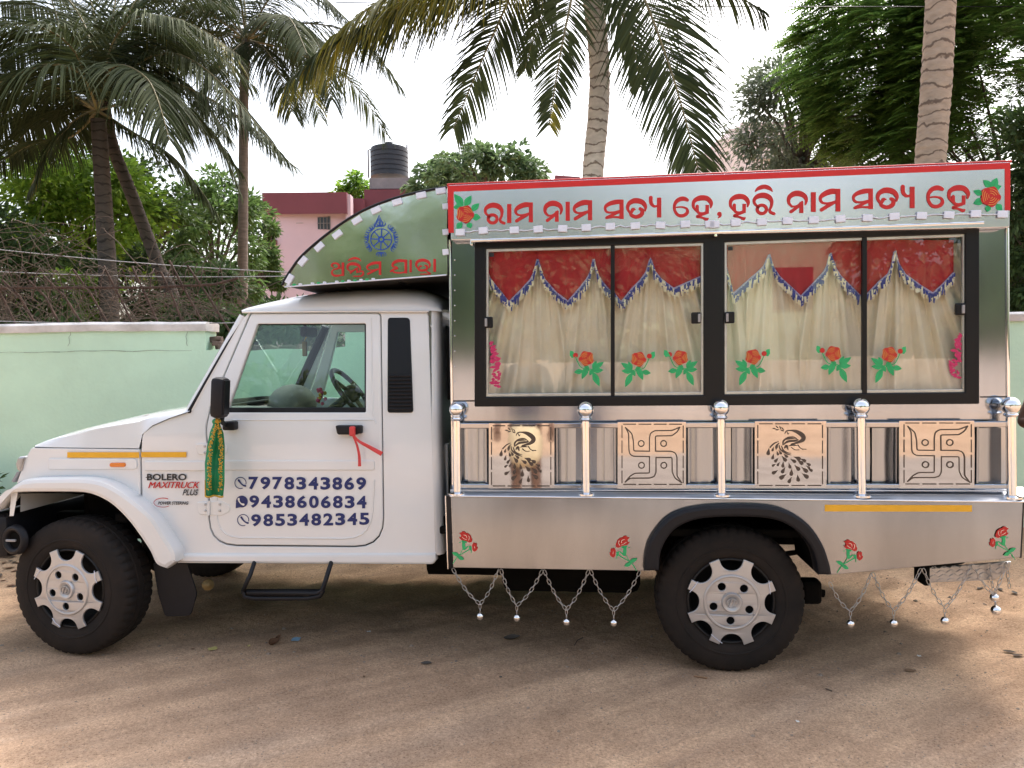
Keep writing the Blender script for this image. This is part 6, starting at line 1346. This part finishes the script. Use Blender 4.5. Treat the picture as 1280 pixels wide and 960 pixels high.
# loose grit and clods of earth on the ground
m = MB(); STN = mat('grit', (.30, .235, .18), .95, var=.5, vscale=40)
def stone(p, r_):
    n_ = 5; a0 = rnd.random() * 6; top = Vector((p.x, p.y, p.z + r_ * rnd.uniform(.5, .9))); ring = [Vector((p.x + r_ * rnd.uniform(.7, 1.2) * math.cos(a0 + 2 * math.pi * k / n_), p.y + r_ * rnd.uniform(.7, 1.2) * math.sin(a0 + 2 * math.pi * k / n_), p.z + r_ * rnd.uniform(0, .25))) for k in range(n_)]
    low_ = [Vector((v.x, v.y, p.z - r_)) for v in ring]; m.add(ring + low_ + [top], [(k, (k + 1) % n_, 10) for k in range(n_)] + [(n_ + k, n_ + (k + 1) % n_, (k + 1) % n_, k) for k in range(n_)], STN)
for k in range(5200):
    if k < 3400: x, y = rnd.uniform(-3.4, 3.0), rnd.uniform(-1.25, .2); r_ = rnd.uniform(.0016, .0046) * (2.2 if rnd.random() < .02 else 1)
    else: x, y = rnd.uniform(-4.4, 3.4), rnd.uniform(.0, 2.4); r_ = rnd.uniform(.002, .007) * (2.2 if rnd.random() < .04 else 1)
    stone(Vector((x, y, gh(x, y))), r_)
tag(m.build('grit'), 'loose grit and small clods scattered over the sandy ground', 'gravel', kind='stuff')

# ================================================================== PEOPLE
SKIN = mat('brown_skin', (.16, .085, .055), .55); HAIR = mat('black_hair', (.008, .007, .007), .6)
def skin_mesh(verts, edges, radii, sub=2):
    me = bpy.data.meshes.new('tmp'); me.from_pydata(verts, edges, []); ob = bpy.data.objects.new('tmp', me); COL.objects.link(ob)
    ob.modifiers.new('s', 'SKIN'); sv = me.skin_vertices[0].data
    for v, r_ in zip(sv, radii): v.radius = r_ if isinstance(r_, tuple) else (r_, r_)
    sv[0].use_root = True
    sb = ob.modifiers.new('u', 'SUBSURF'); sb.levels = sub; sb.render_levels = sub
    bpy.context.view_layer.update(); ev = ob.evaluated_get(bpy.context.evaluated_depsgraph_get()); m2 = bpy.data.meshes.new_from_object(ev)
    bpy.data.objects.remove(ob); return m2
class Sk:
    def __init__(s): s.v = []; s.e = []; s.r = []
    def add(s, p, r_, par=None):
        s.v.append(tuple(p)); s.r.append(r_); i = len(s.v) - 1
        if par is not None: s.e.append((par, i))
        return i
def emit(name, sk, mt, root, xf):
    me = skin_mesh(sk.v, sk.e, sk.r); me.transform(xf); me.materials.clear(); me.materials.append(mt)
    for p in me.polygons: p.use_smooth = True
    return link_mesh(name, me, root)
def person(label, loc, yaw, arms, shirt, lower, shirt_low=.86, lungi=None, sleeve=.5):
    """faces local -Y; arms = [(elbow, wrist, knuckle)] for the right and the left side"""
    root = thing('person', label, 'person', loc); xf = Matrix.Translation(Vector(loc)) @ Matrix.Rotation(yaw, 4, 'Z'); b = Sk()
    pel = b.add((0, 0, .93), (.15, .105)); wa_ = b.add((0, 0, 1.08), (.135, .10), pel); ch = b.add((0, 0, 1.27), (.155, .11), wa_); nb = b.add((0, .01, 1.42), (.075, .065), ch)
    nk = b.add((0, .0, 1.48), .055, nb); jaw = b.add((0, -.02, 1.54), (.062, .07), nk); hd = b.add((0, -.005, 1.61), (.076, .092), jaw); b.add((0, .005, 1.67), (.058, .07), hd)
    for sx_, (el, wr, kn) in zip((-1, 1), arms):
        sh = b.add((.17 * sx_, .01, 1.385), .062, nb); e = b.add(el, .044, sh); mid = b.add(Vector(el).lerp(Vector(wr), .4), .042, e); w = b.add(wr, .029, mid); d = (Vector(kn) - Vector(wr)).normalized(); pl = b.add(Vector(wr) + d * .05, (.036, .022), w)
        s_ = d.cross(Vector((0, 0, 1))); s_ = s_.normalized() if s_.length > .1 else Vector((1, 0, 0))
        for k, ln in ((-1.5, .062), (-.5, .074), (.5, .07), (1.5, .055)):
            base = Vector(wr) + d * .095 + s_ * k * .019; f1 = b.add(base, .0095, pl); f2 = b.add(base + d * ln * .5 + Vector((0, 0, -.008)), .0085, f1); b.add(base + d * ln * .85 + Vector((0, 0, -.03)), .007, f2)
        t1 = b.add(Vector(wr) + d * .045 + s_ * -.042 * sx_, .010, pl); b.add(Vector(wr) + d * .085 + s_ * -.058 * sx_, .0085, t1)
    for sx_ in (-1, 1):
        h = b.add((.09 * sx_, 0, .87), (.095, .095), pel); kn = b.add((.10 * sx_, -.01, .48), (.062, .065), h); cf = b.add((.10 * sx_, .02, .32), (.055, .06), kn); an = b.add((.10 * sx_, .02, .085), (.036, .042), cf); b.add((.115 * sx_, -.13, .035), (.04, .028), an)
    body = emit('body', b, SKIN, root, xf)
    m = MB(); P_ = lambda x, y, z: xf @ Vector((x, y, z))
    m.add([P_(-.014, -.095, 1.575), P_(.014, -.095, 1.575), P_(0, -.122, 1.572), P_(0, -.09, 1.615)], [(0, 1, 2), (1, 3, 2), (3, 0, 2)], SKIN, True); m.build('nose', root)
    for sx_ in (-1, 1):
        m = MB(); m.sphere(P_(.031 * sx_, -.082, 1.615), .012, mat('eye_white', (.7, .68, .65), .3), 10, (1, .6, .7)); m.sphere(P_(.031 * sx_, -.089, 1.615), .006, HAIR, 8); m.build('eye', root)
        m = MB(); m.sphere(P_(.08 * sx_, .0, 1.60), .03, SKIN, 10, (.35, .6, 1.05)); m.build('ear', root)
    m = MB(); m.sphere(P_(0, -.088, 1.548), .022, mat('lips', (.16, .05, .045), .5), 10, (1, .4, .32)); m.build('mouth', root)
    m = MB(); rows = []
    for i in range(9):
        a = R(8 + i * 11.5); rows.append([P_(.092 * math.sin(a) * math.cos(q), .014 + .107 * math.sin(a) * math.sin(q), 1.612 + .098 * math.cos(a) + (.02 * max(0, -math.sin(q)) * (i / 8) ** 2)) for q in [2 * math.pi * k / 20 for k in range(20)]])
    m.grid(rows, HAIR, True, close=True); m.build('hair', root)
    c = Sk(); n0 = c.add((0, .0, shirt_low), (.185, .14)); n1 = c.add((0, 0, 1.08), (.165, .125), n0); n2 = c.add((0, 0, 1.28), (.178, .13), n1); n3 = c.add((0, .01, 1.40), (.10, .09), n2)
    for sx_, (el, wr, kn) in zip((-1, 1), arms): s1 = c.add((.175 * sx_, .01, 1.385), .078, n3); c.add(Vector((.175 * sx_, .01, 1.385)).lerp(Vector(el), sleeve * 1.5), .064, s1)
    emit('shirt', c, shirt, root, xf)
    c = Sk()
    if lungi: p0 = c.add((0, 0, .96), (.175, .135)); p1 = c.add((0, -.01, .70), (.19, .15), p0); c.add((0, -.01, lungi), (.19, .15), p1)
    else:
        p0 = c.add((0, 0, .94), (.17, .125))
        for sx_ in (-1, 1): h = c.add((.092 * sx_, 0, .86), .105, p0); k_ = c.add((.10 * sx_, -.008, .48), .082, h); c.add((.10 * sx_, .02, .10), .068, k_)
    emit('lungi' if lungi else 'trousers', c, lower, root, xf); return root
NVY = mat('navy_cloth', (.02, .025, .06), .85, var=.2); CRM = mat('cream_cloth', (.72, .58, .36), .85, var=.15, vscale=25); GRY = mat('grey_cloth', (.20, .20, .22), .85, var=.2); DNM = mat('dark_denim', (.05, .06, .09), .85, var=.2); MARN = mat('maroon_cloth', (.20, .03, .04), .85, var=.2)
A_photo = [((-.27, -.10, 1.12), (-.12, -.26, 1.34), (-.05, -.30, 1.42)), ((.27, -.10, 1.12), (.12, -.26, 1.34), (.05, -.30, 1.42))]
person('person taking the picture across from the truck, grey shirt, mirrored in the steel', (-.02, -4.25, 0), math.pi, [((-.27, -.08, 1.12), (-.13, -.25, 1.30), (-.07, -.29, 1.38)), ((.27, -.08, 1.12), (.13, -.25, 1.30), (.07, -.29, 1.38))], GRY, DNM)
person('person in navy shirt and cream wrap beside the picture taker, mirrored in a peacock plate', (-.62, -3.95, 0), math.pi + .1, [((-.25, .03, 1.12), (-.27, -.05, .87), (-.27, -.07, .78)), ((.25, .03, 1.12), (.27, -.05, .87), (.27, -.07, .78))], NVY, CRM, shirt_low=.76, lungi=.40)
el_ = W(1296, 532, .75)
person('person standing at the rear end of the truck, only a bare brown elbow in view', (el_.x + .27, .80, 0), -math.pi / 2 * .1, [((-.29, .02, el_.z), (-.17, -.19, 1.19), (-.10, -.23, 1.20)), ((.26, .03, 1.12), (.28, -.04, .88), (.28, -.06, .78))], MARN, DNM, sleeve=.38)
